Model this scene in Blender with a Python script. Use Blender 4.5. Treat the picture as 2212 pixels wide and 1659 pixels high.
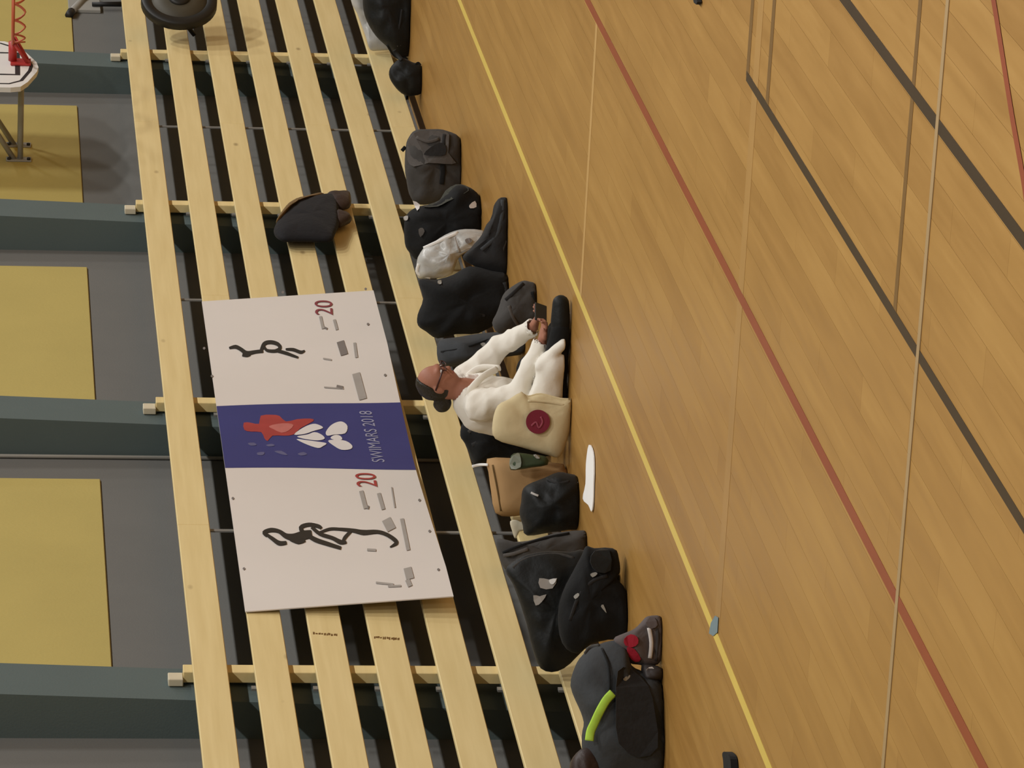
import bpy, bmesh, math, random
import numpy as np
from mathutils import Vector, Matrix, noise as mnoise

random.seed(7)
for o in list(bpy.data.objects):
    bpy.data.objects.remove(o)
scene = bpy.context.scene
COL = scene.collection

# ------------------------------------------------------------------ camera
# X runs along the wall (away from the viewer), Y towards the wall, Z up.
H = 3.2                                   # eye height
PX0, PY0 = 1106.0, 829.5                  # frame centre, frame 2212 x 1659
YAW, PITCH, ROLL, FPX = 0.328526, 0.119907, 0.012925, 9524.03


def cam_axes():
    fx, fy = math.cos(YAW), math.sin(YAW)
    fwd = np.array([fx * math.cos(PITCH), fy * math.cos(PITCH), -math.sin(PITCH)])
    right = np.array([fy, -fx, 0.0])
    up = np.cross(right, fwd)
    r = right * math.cos(ROLL) + up * math.sin(ROLL)
    u = -right * math.sin(ROLL) + up * math.cos(ROLL)
    return np.array([-u, -r, fwd])        # the phone was held sideways: picture left is up


RM = cam_axes()
CAM = np.array([0.0, 0.0, H])
cd = bpy.data.cameras.new('camera')
cam = bpy.data.objects.new('camera', cd)
COL.objects.link(cam)
m = Matrix.Identity(4)
for i in range(3):
    m[i][0] = RM[0][i]
    m[i][1] = -RM[1][i]
    m[i][2] = -RM[2][i]
    m[i][3] = CAM[i]
cam.matrix_world = m
cd.sensor_fit = 'HORIZONTAL'
cd.sensor_width = 36
cd.lens = FPX * 36 / 2212
cd.clip_start = 0.1
cd.clip_end = 300
scene.camera = cam

# ------------------------------------------------------------------ light
scene.view_settings.view_transform = 'Standard'
scene.view_settings.look = 'None'
scene.view_settings.gamma = 1
scene.view_settings.use_curve_mapping = False
scene.view_settings.exposure = 0.0
w = bpy.data.worlds.new('hall_ambient')
scene.world = w
w.use_nodes = True
w.node_tree.nodes['Background'].inputs[0].default_value = (1.0, 0.985, 0.96, 1)
w.node_tree.nodes['Background'].inputs[1].default_value = 0.085


def lamp(x, y, z, e, sx=1.5, sy=0.35, col=(1.0, 0.985, 0.96)):
    l = bpy.data.lights.new('ceiling_lamp', 'AREA')
    l.shape = 'RECTANGLE'
    l.size = sx
    l.size_y = sy
    l.energy = e
    l.color = col
    o = bpy.data.objects.new('ceiling_lamp', l)
    COL.objects.link(o)
    o.location = (x, y, z)
    o.rotation_euler = (0, 0, 0)
    return o


for lx in (7.0, 13.0, 19.0, 25.0, 31.0, 37.0, 43.0):
    lamp(lx, 0.7, 9.6, 535)

# ------------------------------------------------------------------ pixel helpers


def ray(px, py):
    return RM.T @ np.array([(px - PX0) / FPX, (py - PY0) / FPX, 1.0])


def onX(px, py, X):
    r = ray(px, py)
    return CAM + r * (X / r[0])


def onY(px, py, Y):
    r = ray(px, py)
    return CAM + r * (Y / r[1])


def onZ(px, py, Z=0.0):
    r = ray(px, py)
    return CAM + r * ((Z - H) / r[2])


def proj(P):
    c = RM @ (np.asarray(P, float) - CAM)
    return PX0 + FPX * c[0] / c[2], PY0 + FPX * c[1] / c[2]


def lin(r, g, b, k=1.0):
    def f(c):
        c /= 255.0
        return (c / 12.92 if c <= 0.04045 else ((c + 0.055) / 1.055) ** 2.4) * k
    return (f(r), f(g), f(b), 1.0)


# ------------------------------------------------------------------ materials
def newmat(name, rough=0.6, spec=0.3):
    mt = bpy.data.materials.new(name)
    mt.use_nodes = True
    nt = mt.node_tree
    b = nt.nodes['Principled BSDF']
    b.inputs['Roughness'].default_value = rough
    b.inputs['Specular IOR Level'].default_value = spec
    return mt, nt, b


def simple(name, col, rough=0.6, spec=0.3, var=0.12, scale=6.0, bump=0.0, bscale=60.0, metal=0.0, sheen=0.0, alpha=1.0):
    """one colour with mild procedural variation and optional fine relief"""
    mt, nt, b = newmat(name, rough, spec)
    N = nt.nodes
    L = nt.links
    tc = N.new('ShaderNodeTexCoord')
    nz = N.new('ShaderNodeTexNoise')
    nz.inputs['Scale'].default_value = scale
    nz.inputs['Detail'].default_value = 4
    L.new(tc.outputs['Object'], nz.inputs['Vector'])
    mx = N.new('ShaderNodeMix')
    mx.data_type = 'RGBA'
    mx.inputs[6].default_value = tuple(c * (1 - var) for c in col[:3]) + (1,)
    mx.inputs[7].default_value = tuple(min(1, c * (1 + var)) for c in col[:3]) + (1,)
    L.new(nz.outputs['Fac'], mx.inputs[0])
    L.new(mx.outputs[2], b.inputs['Base Color'])
    b.inputs['Metallic'].default_value = metal
    if sheen:
        b.inputs['Sheen Weight'].default_value = sheen
    if alpha < 1:
        b.inputs['Alpha'].default_value = alpha
    if bump:
        n2 = N.new('ShaderNodeTexNoise')
        n2.inputs['Scale'].default_value = bscale
        n2.inputs['Detail'].default_value = 3
        L.new(tc.outputs['Object'], n2.inputs['Vector'])
        bp = N.new('ShaderNodeBump')
        bp.inputs['Strength'].default_value = bump
        bp.inputs['Distance'].default_value = 0.01
        L.new(n2.outputs['Fac'], bp.inputs['Height'])
        L.new(bp.outputs['Normal'], b.inputs['Normal'])
    return mt


def fabric(name, rgb, var=0.18, rough=0.85, bump=0.35, k=1.0):
    return simple(name, lin(*rgb, k), rough, 0.25, var, 9.0, bump, 28.0, 0.0, 0.03)


def wood_board():
    mt, nt, b = newmat('guard_wood', 0.55, 0.3)
    N, L = nt.nodes, nt.links
    tc = N.new('ShaderNodeTexCoord')
    mp = N.new('ShaderNodeMapping')
    mp.inputs['Scale'].default_value = (0.7, 9.0, 14.0)
    oi = N.new('ShaderNodeObjectInfo')
    ad = N.new('ShaderNodeVectorMath')
    cx = N.new('ShaderNodeCombineXYZ')
    mu = N.new('ShaderNodeMath')
    mu.operation = 'MULTIPLY'
    mu.inputs[1].default_value = 37.0
    L.new(oi.outputs['Random'], mu.inputs[0])
    L.new(mu.outputs[0], cx.inputs[0])
    L.new(tc.outputs['Object'], ad.inputs[0])
    L.new(cx.outputs[0], ad.inputs[1])
    L.new(ad.outputs[0], mp.inputs['Vector'])
    nz = N.new('ShaderNodeTexNoise')
    nz.inputs['Scale'].default_value = 1.6
    nz.inputs['Detail'].default_value = 5
    L.new(mp.outputs[0], nz.inputs['Vector'])
    rp = N.new('ShaderNodeValToRGB')
    rp.color_ramp.elements[0].position = 0.3
    rp.color_ramp.elements[0].color = (0.68, 0.53, 0.245, 1)
    rp.color_ramp.elements[1].position = 0.72
    rp.color_ramp.elements[1].color = (0.76, 0.61, 0.305, 1)
    L.new(nz.outputs['Fac'], rp.inputs[0])
    # sparse knots
    mp2 = N.new('ShaderNodeMapping')
    mp2.inputs['Scale'].default_value = (1.0, 2.0, 2.4)
    L.new(ad.outputs[0], mp2.inputs['Vector'])
    vo = N.new('ShaderNodeTexVoronoi')
    vo.inputs['Scale'].default_value = 1.3
    L.new(mp2.outputs[0], vo.inputs['Vector'])
    kr = N.new('ShaderNodeValToRGB')
    kr.color_ramp.elements[0].position = 0.02
    kr.color_ramp.elements[0].color = (1, 1, 1, 1)
    kr.color_ramp.elements[1].position = 0.07
    kr.color_ramp.elements[1].color = (0, 0, 0, 1)
    L.new(vo.outputs['Distance'], kr.inputs[0])
    mx = N.new('ShaderNodeMix')
    mx.data_type = 'RGBA'
    mx.inputs[7].default_value = (0.20, 0.12, 0.05, 1)
    sc = N.new('ShaderNodeMath')
    sc.operation = 'MULTIPLY'
    sc.inputs[1].default_value = 0.6
    L.new(kr.outputs[0], sc.inputs[0])
    L.new(sc.outputs[0], mx.inputs[0])
    L.new(rp.outputs[0], mx.inputs[6])
    L.new(mx.outputs[2], b.inputs['Base Color'])
    return mt


def floor_wood():
    mt, nt, b = newmat('sports_floor_wood', 0.32, 0.35)
    N, L = nt.nodes, nt.links
    tc = N.new('ShaderNodeNewGeometry')
    oi = N.new('ShaderNodeObjectInfo')
    ad = N.new('ShaderNodeMath')
    ad.operation = 'ADD'
    L.new(oi.outputs['Random'], ad.inputs[0])
    L.new(tc.outputs['Random Per Island'], ad.inputs[1])
    fr = N.new('ShaderNodeMath')
    fr.operation = 'FRACT'
    L.new(ad.outputs[0], fr.inputs[0])
    # long soft streaks along the boards
    mp = N.new('ShaderNodeMapping')
    mp.inputs['Scale'].default_value = (0.8, 9.0, 1.0)
    L.new(tc.outputs['Position'], mp.inputs['Vector'])
    nz = N.new('ShaderNodeTexNoise')
    nz.inputs['Scale'].default_value = 1.3
    nz.inputs['Detail'].default_value = 4
    nz.inputs['Roughness'].default_value = 0.55
    L.new(mp.outputs[0], nz.inputs['Vector'])
    big = N.new('ShaderNodeTexNoise')
    big.inputs['Scale'].default_value = 0.55
    big.inputs['Detail'].default_value = 2
    L.new(tc.outputs['Position'], big.inputs['Vector'])
    s1 = N.new('ShaderNodeMath')
    s1.operation = 'MULTIPLY_ADD'
    s1.inputs[1].default_value = 0.62
    L.new(nz.outputs['Fac'], s1.inputs[0])
    s0 = N.new('ShaderNodeMath')
    s0.operation = 'MULTIPLY'
    s0.inputs[1].default_value = 0.20
    L.new(fr.outputs[0], s0.inputs[0])
    L.new(s0.outputs[0], s1.inputs[2])
    s2 = N.new('ShaderNodeMath')
    s2.operation = 'MULTIPLY_ADD'
    s2.inputs[1].default_value = 0.25
    L.new(big.outputs['Fac'], s2.inputs[0])
    L.new(s1.outputs[0], s2.inputs[2])
    rp = N.new('ShaderNodeValToRGB')
    e = rp.color_ramp.elements
    e[0].position = 0.36
    e[0].color = (0.315, 0.160, 0.038, 1)
    e[1].position = 0.86
    e[1].color = (0.435, 0.246, 0.068, 1)
    em = rp.color_ramp.elements.new(0.6)
    em.color = (0.375, 0.200, 0.051, 1)
    L.new(s2.outputs[0], rp.inputs[0])
    L.new(rp.outputs[0], b.inputs['Base Color'])
    rr = N.new('ShaderNodeMapRange')
    rr.inputs['To Min'].default_value = 0.30
    rr.inputs['To Max'].default_value = 0.48
    L.new(nz.outputs['Fac'], rr.inputs['Value'])
    L.new(rr.outputs[0], b.inputs['Roughness'])
    return mt


M = {}
M['guard'] = wood_board()
M['floor'] = floor_wood()
M['wall'] = simple('wall_grey_paint', (0.150, 0.148, 0.138, 1), 0.8, 0.2, 0.06, 2.5, 0.1, 90)
M['pilaster'] = simple('pilaster_blue_grey_paint', (0.102, 0.131, 0.127, 1), 0.8, 0.2, 0.06, 2.5, 0.1, 90)
M['panel'] = simple('panel_yellow_paint', (0.46, 0.37, 0.118, 1), 0.75, 0.2, 0.08, 1.8, 0.1, 60)
M['steel'] = simple('grey_steel', (0.30, 0.30, 0.29, 1), 0.45, 0.5, 0.1, 8, 0, 0, 0.6)
M['greypaint'] = simple('grey_paint_metal', (0.32, 0.31, 0.28, 1), 0.5, 0.4, 0.08, 8)
M['cream'] = simple('cream_paint', (0.62, 0.55, 0.40, 1), 0.6, 0.3, 0.06, 8)
M['white'] = simple('white_board_paint', (0.72, 0.70, 0.66, 1), 0.5, 0.4, 0.04, 5)
M['black'] = simple('black_paint', (0.016, 0.015, 0.014, 1), 0.55, 0.4, 0.2, 8)
M['red'] = simple('red_metal_paint', (0.42, 0.035, 0.03, 1), 0.45, 0.4, 0.1, 8)
M['orange_red'] = simple('orange_red_metal_paint', (0.48, 0.10, 0.04, 1), 0.45, 0.4, 0.1, 8)
M['banner'] = simple('banner_vinyl_white', (0.70, 0.645, 0.595, 1), 0.5, 0.35, 0.04, 1.2, 0.15, 5)
M['bannerblue'] = simple('banner_print_blue', (0.036, 0.040, 0.170, 1), 0.5, 0.35, 0.10, 2.5)
M['ink'] = simple('banner_print_black', (0.022, 0.018, 0.013, 1), 0.5, 0.35, 0.1, 4)
M['inkgrey'] = simple('banner_print_grey', (0.36, 0.33, 0.30, 1), 0.5, 0.35, 0.1, 9)
M['inkgrey2'] = simple('banner_print_mid_grey', (0.20, 0.175, 0.16, 1), 0.5, 0.35, 0.1, 9)
M['inkred'] = simple('banner_print_red', (0.36, 0.045, 0.04, 1), 0.5, 0.35, 0.2, 9)
M['inkcrimson'] = simple('banner_print_crimson', (0.24, 0.045, 0.055, 1), 0.5, 0.35, 0.2, 9)
M['inkpink'] = simple('banner_print_pink', (0.50, 0.15, 0.13, 1), 0.5, 0.35, 0.2, 20)
M['inkwhite'] = simple('banner_print_white', (0.70, 0.66, 0.64, 1), 0.5, 0.35, 0.05, 9)
M['inkpale'] = simple('banner_print_pale_blue', (0.30, 0.30, 0.42, 1), 0.5, 0.35, 0.2, 14)
M['inkfaint'] = simple('banner_print_faint_blue', (0.11, 0.11, 0.22, 1), 0.5, 0.35, 0.2, 14)
M['l_yellow'] = simple('line_paint_yellow', (0.68, 0.50, 0.11, 1), 0.4, 0.4, 0.08, 3)
M['l_red'] = simple('line_paint_red', (0.255, 0.055, 0.020, 1), 0.4, 0.4, 0.12, 3)
M['l_black'] = simple('line_paint_black', (0.040, 0.022, 0.009, 1), 0.4, 0.4, 0.2, 3)
M['l_brown'] = simple('line_paint_brown', (0.165, 0.085, 0.022, 1), 0.4, 0.4, 0.2, 3)
M['l_pale'] = simple('line_paint_pale_tan', (0.50, 0.30, 0.105, 1), 0.4, 0.4, 0.12, 3)
M['l_grey'] = simple('line_paint_faded_grey', (0.36, 0.240, 0.115, 1), 0.4, 0.4, 0.15, 3)
M['l_worn'] = simple('line_paint_worn', (0.375, 0.206, 0.060, 1), 0.4, 0.4, 0.15, 3)
M['tape'] = simple('blue_tape', (0.17, 0.24, 0.27, 1), 0.5, 0.4, 0.1, 30)
M['paper'] = simple('white_paper', (0.88, 0.86, 0.83, 1), 0.7, 0.2, 0.03, 10)
M['f_black'] = fabric('black_cloth', (20, 20, 20))
M['f_black2'] = fabric('black_nylon', (22, 23, 22), 0.2, 0.6)
M['f_dark'] = fabric('charcoal_cloth', (40, 39, 39))
M['f_grey'] = fabric('grey_cloth', (84, 79, 75), 0.22)
M['f_grey2'] = fabric('mid_grey_cloth', (66, 63, 60), 0.2)
M['f_slate'] = fabric('slate_cloth', (58, 60, 62), 0.2)
M['f_slate2'] = fabric('dark_slate_cloth', (46, 48, 51), 0.2)
M['f_camo'] = fabric('olive_grey_cloth', (62, 62, 54), 0.4)
M['f_white'] = fabric('white_cotton', (232, 226, 214), 0.04, 0.85, 0.2)
M['f_cream'] = fabric('cream_canvas', (205, 188, 148), 0.06, 0.85, 0.2)
M['f_kraft'] = simple('kraft_paper', lin(176, 140, 96), 0.75, 0.2, 0.08, 6, 0.1, 20)
M['plastic'] = simple('pale_plastic_film', (0.50, 0.49, 0.46, 1), 0.35, 0.5, 0.25, 7, 0.5, 14)
M['crimson'] = simple('crimson_print', (0.20, 0.022, 0.040, 1), 0.7, 0.2, 0.15, 14)
M['crimson2'] = simple('rose_print', (0.32, 0.07, 0.10, 1), 0.7, 0.2, 0.15, 14)
M['green'] = simple('dark_green_plastic', (0.040, 0.060, 0.028, 1), 0.4, 0.4, 0.15, 8)
M['greygreen'] = simple('grey_green_plastic', (0.20, 0.21, 0.16, 1), 0.4, 0.4, 0.15, 8)
M['lime'] = simple('lime_strap', (0.42, 0.66, 0.075, 1), 0.7, 0.2, 0.30, 12)
M['shoegrey'] = fabric('shoe_grey_mesh', (92, 82, 80), 0.15)
M['shoered'] = fabric('shoe_red_mesh', (150, 28, 45), 0.2)
M['rubber'] = simple('shoe_white_rubber', (0.60, 0.55, 0.52, 1), 0.6, 0.3, 0.06, 10)
M['rubberdark'] = simple('shoe_dark_rubber', (0.05, 0.042, 0.04, 1), 0.6, 0.3, 0.1, 10)
M['brown'] = fabric('dark_brown_leather', (52, 38, 32), 0.2, 0.5)
M['tan'] = fabric('tan_lining', (112, 88, 52), 0.2)
M['navy'] = fabric('near_black_wool', (19, 18, 21), 0.2)
M['skin'] = simple('skin', (0.36, 0.155, 0.10, 1), 0.55, 0.3, 0.14, 14, 0.1, 60)
M['hair'] = simple('dark_hair', (0.022, 0.017, 0.010, 1), 0.5, 0.4, 0.4, 30, 0.5, 70)
M['glass_frame'] = simple('glasses_frame', (0.05, 0.012, 0.008, 1), 0.4, 0.4, 0.1, 8)
M['eye'] = simple('eye_white', (0.6, 0.58, 0.55, 1), 0.3, 0.5, 0.05, 8)
M['lip'] = simple('lip', (0.28, 0.07, 0.06, 1), 0.5, 0.3, 0.1, 8)
M['dish'] = simple('dish_olive_brown', (0.062, 0.054, 0.036, 1), 0.55, 0.35, 0.12, 6)
M['dishrim'] = simple('dish_black_rim', (0.016, 0.014, 0.011, 1), 0.5, 0.35, 0.15, 6)


# ------------------------------------------------------------------ object helpers
def mesh_obj(name, verts, faces, mat, parent=None, smooth=False):
    me = bpy.data.meshes.new(name)
    me.from_pydata([tuple(map(float, v)) for v in verts], [], [tuple(int(i) for i in f) for f in faces])
    me.update()
    if smooth:
        me.polygons.foreach_set('use_smooth', [True] * len(me.polygons))
    if mat is not None:
        me.materials.append(mat)
    o = bpy.data.objects.new(name, me)
    COL.objects.link(o)
    if parent is not None:
        o.parent = parent
    return o


def fixn(o):
    bm = bmesh.new()
    bm.from_mesh(o.data)
    bmesh.ops.recalc_face_normals(bm, faces=bm.faces)
    bm.to_mesh(o.data)
    bm.free()
    return o


def tag(o, label, cat=None, group=None, kind=None):
    if label:
        o['label'] = label
    if cat:
        o['category'] = cat
    if group:
        o['group'] = group
    if kind:
        o['kind'] = kind
    return o


def empty(name, loc=(0, 0, 0)):
    o = bpy.data.objects.new(name, None)
    o.empty_display_size = 0.1
    COL.objects.link(o)
    o.location = loc
    return o


def adopt(parent, *kids):
    """parent while keeping world positions (parents are only translated)"""
    for k in kids:
        k.parent = parent
        k.matrix_parent_inverse = Matrix.Translation(-Vector(world_loc(parent)))
    return parent


def world_loc(o):
    p = Vector(o.location)
    while o.parent is not None:
        o = o.parent
        p = p + Vector(o.location)
    return p


def box_data(lo, hi, bev=0.0):
    bm = bmesh.new()
    bmesh.ops.create_cube(bm, size=1.0)
    for v in bm.verts:
        for i in range(3):
            v.co[i] = lo[i] + (v.co[i] + 0.5) * (hi[i] - lo[i])
    if bev:
        bmesh.ops.bevel(bm, geom=list(bm.edges), offset=bev, segments=1, affect='EDGES')
    return bm


def box(name, lo, hi, mat, parent=None, bev=0.0):
    bm = box_data(lo, hi, bev)
    me = bpy.data.meshes.new(name)
    bm.to_mesh(me)
    bm.free()
    me.materials.append(mat)
    o = bpy.data.objects.new(name, me)
    COL.objects.link(o)
    if parent is not None:
        o.parent = parent
    return o


def tube(name, pts, rad, mat, parent=None, n=8, flat=None, cap=True):
    """tube through pts; rad scalar or list; flat=(normal, ratio) squashes along normal"""
    pts = [Vector(p) for p in pts]
    k = len(pts)
    rads = rad if isinstance(rad, (list, tuple)) else [rad] * k
    verts, faces = [], []
    prev = None
    for i in range(k):
        t = (pts[min(i + 1, k - 1)] - pts[max(i - 1, 0)]).normalized()
        if prev is None:
            a = Vector((0, 0, 1)) if abs(t.z) < 0.9 else Vector((1, 0, 0))
            if flat is not None:
                a = Vector(flat[0])
            nrm = (a - t * a.dot(t)).normalized()
        else:
            nrm = (prev - t * prev.dot(t)).normalized()
        prev = nrm
        bn = t.cross(nrm)
        for j in range(n):
            an = 2 * math.pi * j / n
            rn = rads[i] * (flat[1] if flat is not None else 1.0)
            verts.append(pts[i] + nrm * (math.cos(an) * rn) + bn * (math.sin(an) * rads[i]))
    for i in range(k - 1):
        for j in range(n):
            a = i * n + j
            b_ = i * n + (j + 1) % n
            faces.append((a, b_, b_ + n, a + n))
    if cap:
        faces.append(tuple(range(n - 1, -1, -1)))
        faces.append(tuple((k - 1) * n + j for j in range(n)))
    return fixn(mesh_obj(name, verts, faces, mat, parent, True))


def smoothline(pts, sub=4, closed=False):
    """Catmull-Rom through 2-D/3-D points"""
    P = [np.asarray(p, float) for p in pts]
    n = len(P)
    out = []
    rng = range(n) if closed else range(n - 1)
    for i in rng:
        p0 = P[(i - 1) % n] if closed or i > 0 else P[0]
        p1 = P[i]
        p2 = P[(i + 1) % n]
        p3 = P[(i + 2) % n] if closed or i + 2 < n else P[-1]
        for s in range(sub):
            t = s / sub
            out.append(0.5 * ((2 * p1) + (-p0 + p2) * t + (2 * p0 - 5 * p1 + 4 * p2 - p3) * t * t + (-p0 + 3 * p1 - 3 * p2 + p3) * t ** 3))
    if not closed:
        out.append(P[-1])
    return out


def slab_poly(name, pts, off, mat, parent=None):
    """flat polygon (3-D points, roughly planar) given thickness by the vector off"""
    n = len(pts)
    off = np.asarray(off, float)
    v = [np.asarray(p, float) for p in pts] + [np.asarray(p, float) + off for p in pts]
    f = [tuple(range(n)), tuple(range(2 * n - 1, n - 1, -1))]
    for i in range(n):
        f.append((i, (i + 1) % n, n + (i + 1) % n, n + i))
    o = mesh_obj(name, v, f, mat, parent)
    bm = bmesh.new()
    bm.from_mesh(o.data)
    bmesh.ops.triangulate(bm, faces=[fc for fc in bm.faces if len(fc.verts) > 4])
    bmesh.ops.recalc_face_normals(bm, faces=bm.faces)
    bm.to_mesh(o.data)
    bm.free()
    return o


class Puff:
    """soft body with real thickness: an outline seen from the camera stands on the floor at
    `base` (pixel of its foot) and swells towards and away from the viewer"""

    def __init__(s, name, outline, base, T, mat, parent=None, floor=True, p=2.6, q=2.2, wr=0.022, ws=8.0, seed=0, sub=3, rings=9, z0=0.0, M_=0, back=None, lift=0.0):
        g = onZ(base[0], base[1], z0)
        d = g - CAM
        d[2] = 0
        d /= np.linalg.norm(d)
        s.d = d
        s.T = T
        s.a = np.array([d[1], -d[0], 0.0])       # picture-up = to the right in the room
        c = g + d * (T * 0.42 if back is None else back)
        s.c = np.array([c[0], c[1], 0.0])
        s.p, s.q = p, q
        for _ in range(40):                      # stand clear of the slatted guard
            pl = np.array(smoothline([s.plane(px, py) for px, py in outline], sub, True))
            my = (s.c[1] + s.a[1] * pl[:, 0]).max() + d[1] * T * 0.30
            if my < YB - 0.008:
                break
            s.c = s.c - np.array([d[0], d[1], 0]) * 0.03
        pl[:, 1] += lift
        s.cen = np.array([(pl[:, 0].min() + pl[:, 0].max()) / 2, (pl[:, 1].min() + pl[:, 1].max()) / 2])
        zb = pl[:, 1].min()
        if floor:
            h = pl[:, 1].max() - zb
            for i in range(len(pl)):
                if pl[i, 1] < zb + 0.22 * h:
                    pl[i, 1] -= (T * 0.26 + max(0.0, zb)) * (1 - (pl[i, 1] - zb) / (0.22 * h))
        s.pl = pl
        n = len(pl)
        verts, faces = [], []
        random.seed(seed)
        sd = Vector((seed * 3.7, seed * 1.3, seed * 2.1))

        def put(r, sign, i):
            q2 = s.cen + (pl[i] - s.cen) * r
            dep = sign * s.prof(r)
            P = s.c + s.a * q2[0] + np.array([0, 0, q2[1]]) + s.d * dep
            nv = mnoise.fractal(Vector(P) * ws + sd, 1.0, 2.0, 3) if wr else 0
            edge = math.sqrt(max(0.0, 1 - r ** 4))
            P = P + s.d * (sign * nv * wr * 1.6 * edge)
            P[2] += nv * wr * 0.5 * edge
            if floor and P[2] < 0.004:
                P[2] = 0.004
            return P
        rs = [math.sin((k + 1) / rings * math.pi / 2) for k in range(rings)]
        for sign in (-1, 1):
            c0 = len(verts)
            verts.append(put(0, sign, 0))
            for k, r in enumerate(rs):
                if k == rings - 1 and sign == 1:
                    continue
                for i in range(n):
                    verts.append(put(r, sign, i))
            last = rings - 1 if sign == 1 else rings
            for i in range(n):
                faces.append((c0, c0 + 1 + i, c0 + 1 + (i + 1) % n))
            for k in range(last - 1):
                for i in range(n):
                    a = c0 + 1 + k * n + i
                    b_ = c0 + 1 + k * n + (i + 1) % n
                    faces.append((a, b_, b_ + n, a + n))
            if sign == 1:
                rim = 1 + (rings - 1) * n
                for i in range(n):
                    a = c0 + 1 + (last - 1) * n + i
                    b_ = c0 + 1 + (last - 1) * n + (i + 1) % n
                    faces.append((a, b_, rim + (i + 1) % n, rim + i))
        s.o = mesh_obj(name, verts, faces, mat, parent, True)
        fixn(s.o)

    def prof(s, r):
        return 0.5 * s.T * max(0.0, 1 - r ** s.p) ** (1 / s.q)

    def plane(s, px, py):
        r = ray(px, py)
        t = ((s.c - CAM) @ s.d) / (r @ s.d)
        P = CAM + r * t
        return np.array([(P - s.c) @ s.a, P[2]])

    def front(s, px, py, off=0.006):
        q2 = s.plane(px, py)
        v = q2 - s.cen
        rad = np.hypot(*v)
        if rad < 1e-6:
            r = 0
        else:
            an = math.atan2(v[1], v[0])
            pa = np.arctan2(s.pl[:, 1] - s.cen[1], s.pl[:, 0] - s.cen[0])
            dif = np.abs((pa - an + math.pi) % (2 * math.pi) - math.pi)
            j = int(np.argmin(dif))
            r = min(1.0, rad / max(1e-6, np.hypot(*(s.pl[j] - s.cen))))
        dep = s.prof(r) + off
        # stay on the same camera ray
        rr = ray(px, py)
        t = ((s.c - CAM) @ s.d - dep) / (rr @ s.d)
        return CAM + rr * t

    def strap(s, name, pts, wpx, mat, parent, off=0.008, ratio=0.3, sub=4):
        ln = smoothline([s.front(x, y, off) for x, y in pts], sub)
        dist = np.linalg.norm(s.c - CAM)
        ln = [np.array([v[0], v[1], max(v[2], 0.012)]) for v in ln]
        return tube(name, ln, wpx * dist / FPX / 2, mat, parent, 8, (tuple(s.d), ratio))

    def patch(s, name, pts, mat, parent, off=0.006, thick=0.006, sub=2):
        ln = smoothline(pts, sub, True)
        P = [s.front(x, y, off) for x, y in ln]
        P = [np.array([v[0], v[1], max(v[2], 0.006)]) for v in P]
        return slab_poly(name, P, s.d * (-thick), mat, parent)


def rootify(puff_objs, name, label, cat, base, group=None):
    g = onZ(*base)
    e = empty(name, (g[0], g[1], 0))
    tag(e, label, cat, group)
    adopt(e, *puff_objs)
    return e


# ------------------------------------------------------------------ the hall: floor, wall
YB = 8.48                      # front face of the slatted guard
YW = YB + 0.31                  # wall behind it
PIL = [x * 1.013 for x in (7.90, 11.93, 15.96, 19.985, 24.045, 28.076, 32.068, 36.08, 40.1)]

floor = box('floor', (-8, -9, -0.12), (52, YW, -0.022), M['floor'])
tag(floor, 'honey-coloured wooden sports floor with painted court lines', None, None, 'structure')
BW, BL, GAP = 0.145, 2.3, 0.0012
stave_bm = box_data((0, 0, -0.0215), (BL - GAP, BW - GAP, 0.0))
stave_me = bpy.data.meshes.new('floorboard')
stave_bm.to_mesh(stave_me)
stave_bm.free()
stave_me.materials.append(M['floor'])
cells = []
rows = int((YW + 9) / BW)
for r in range(rows):
    y = -9 + r * BW
    shift = (r * 0.83) % BL
    for c in range(-1, 27):
        x = -8 + c * BL + shift
        if x + BL > 52 or x < -8:
            continue
        cx, cy = x + BL / 2, y + BW / 2
        seen = False
        if cx > 5:
            for ex in (x, cx, x + BL):
                u_, v_ = proj((ex, cy, 0))
                if -30 < u_ < 2240 and -30 < v_ < 1690:
                    seen = True
        cells.append((x, y, math.hypot(cx, cy) if seen else 1e6 + math.hypot(cx, cy)))
cells.sort(key=lambda t: t[2])
for x, y, dd in cells[:300]:
    o = bpy.data.objects.new('floorboard', stave_me)
    COL.objects.link(o)
    o.location = (x, y, 0)
    o.parent = floor
V, F = [], []
for x, y, dd in cells[300:]:
    b0 = len(V)
    xx, yy = x + BL - GAP, y + BW - GAP
    V += [(x, y, -0.0215), (xx, y, -0.0215), (xx, yy, -0.0215), (x, yy, -0.0215), (x, y, 0), (xx, y, 0), (xx, yy, 0), (x, yy, 0)]
    F += [tuple(b0 + i for i in f) for f in ((0, 3, 2, 1), (4, 5, 6, 7), (0, 1, 5, 4), (1, 2, 6, 5), (2, 3, 7, 6), (3, 0, 4, 7))]
rest = mesh_obj('floorboards', V, F, M['floor'], floor)
rest['kind'] = 'stuff'


def line(name, p0, p1, wdt, mat, label, z=0.0012):
    p0 = np.array(p0, float)
    p1 = np.array(p1, float)
    t = (p1 - p0) / np.linalg.norm(p1 - p0)
    n = np.array([-t[1], t[0]]) * wdt / 2
    q = [p0 - n, p1 - n, p1 + n, p0 + n]
    o = slab_poly(name, [(a[0], a[1], 0.0002) for a in q], (0, 0, z), mat, floor)
    o['label'] = label
    return o


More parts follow.
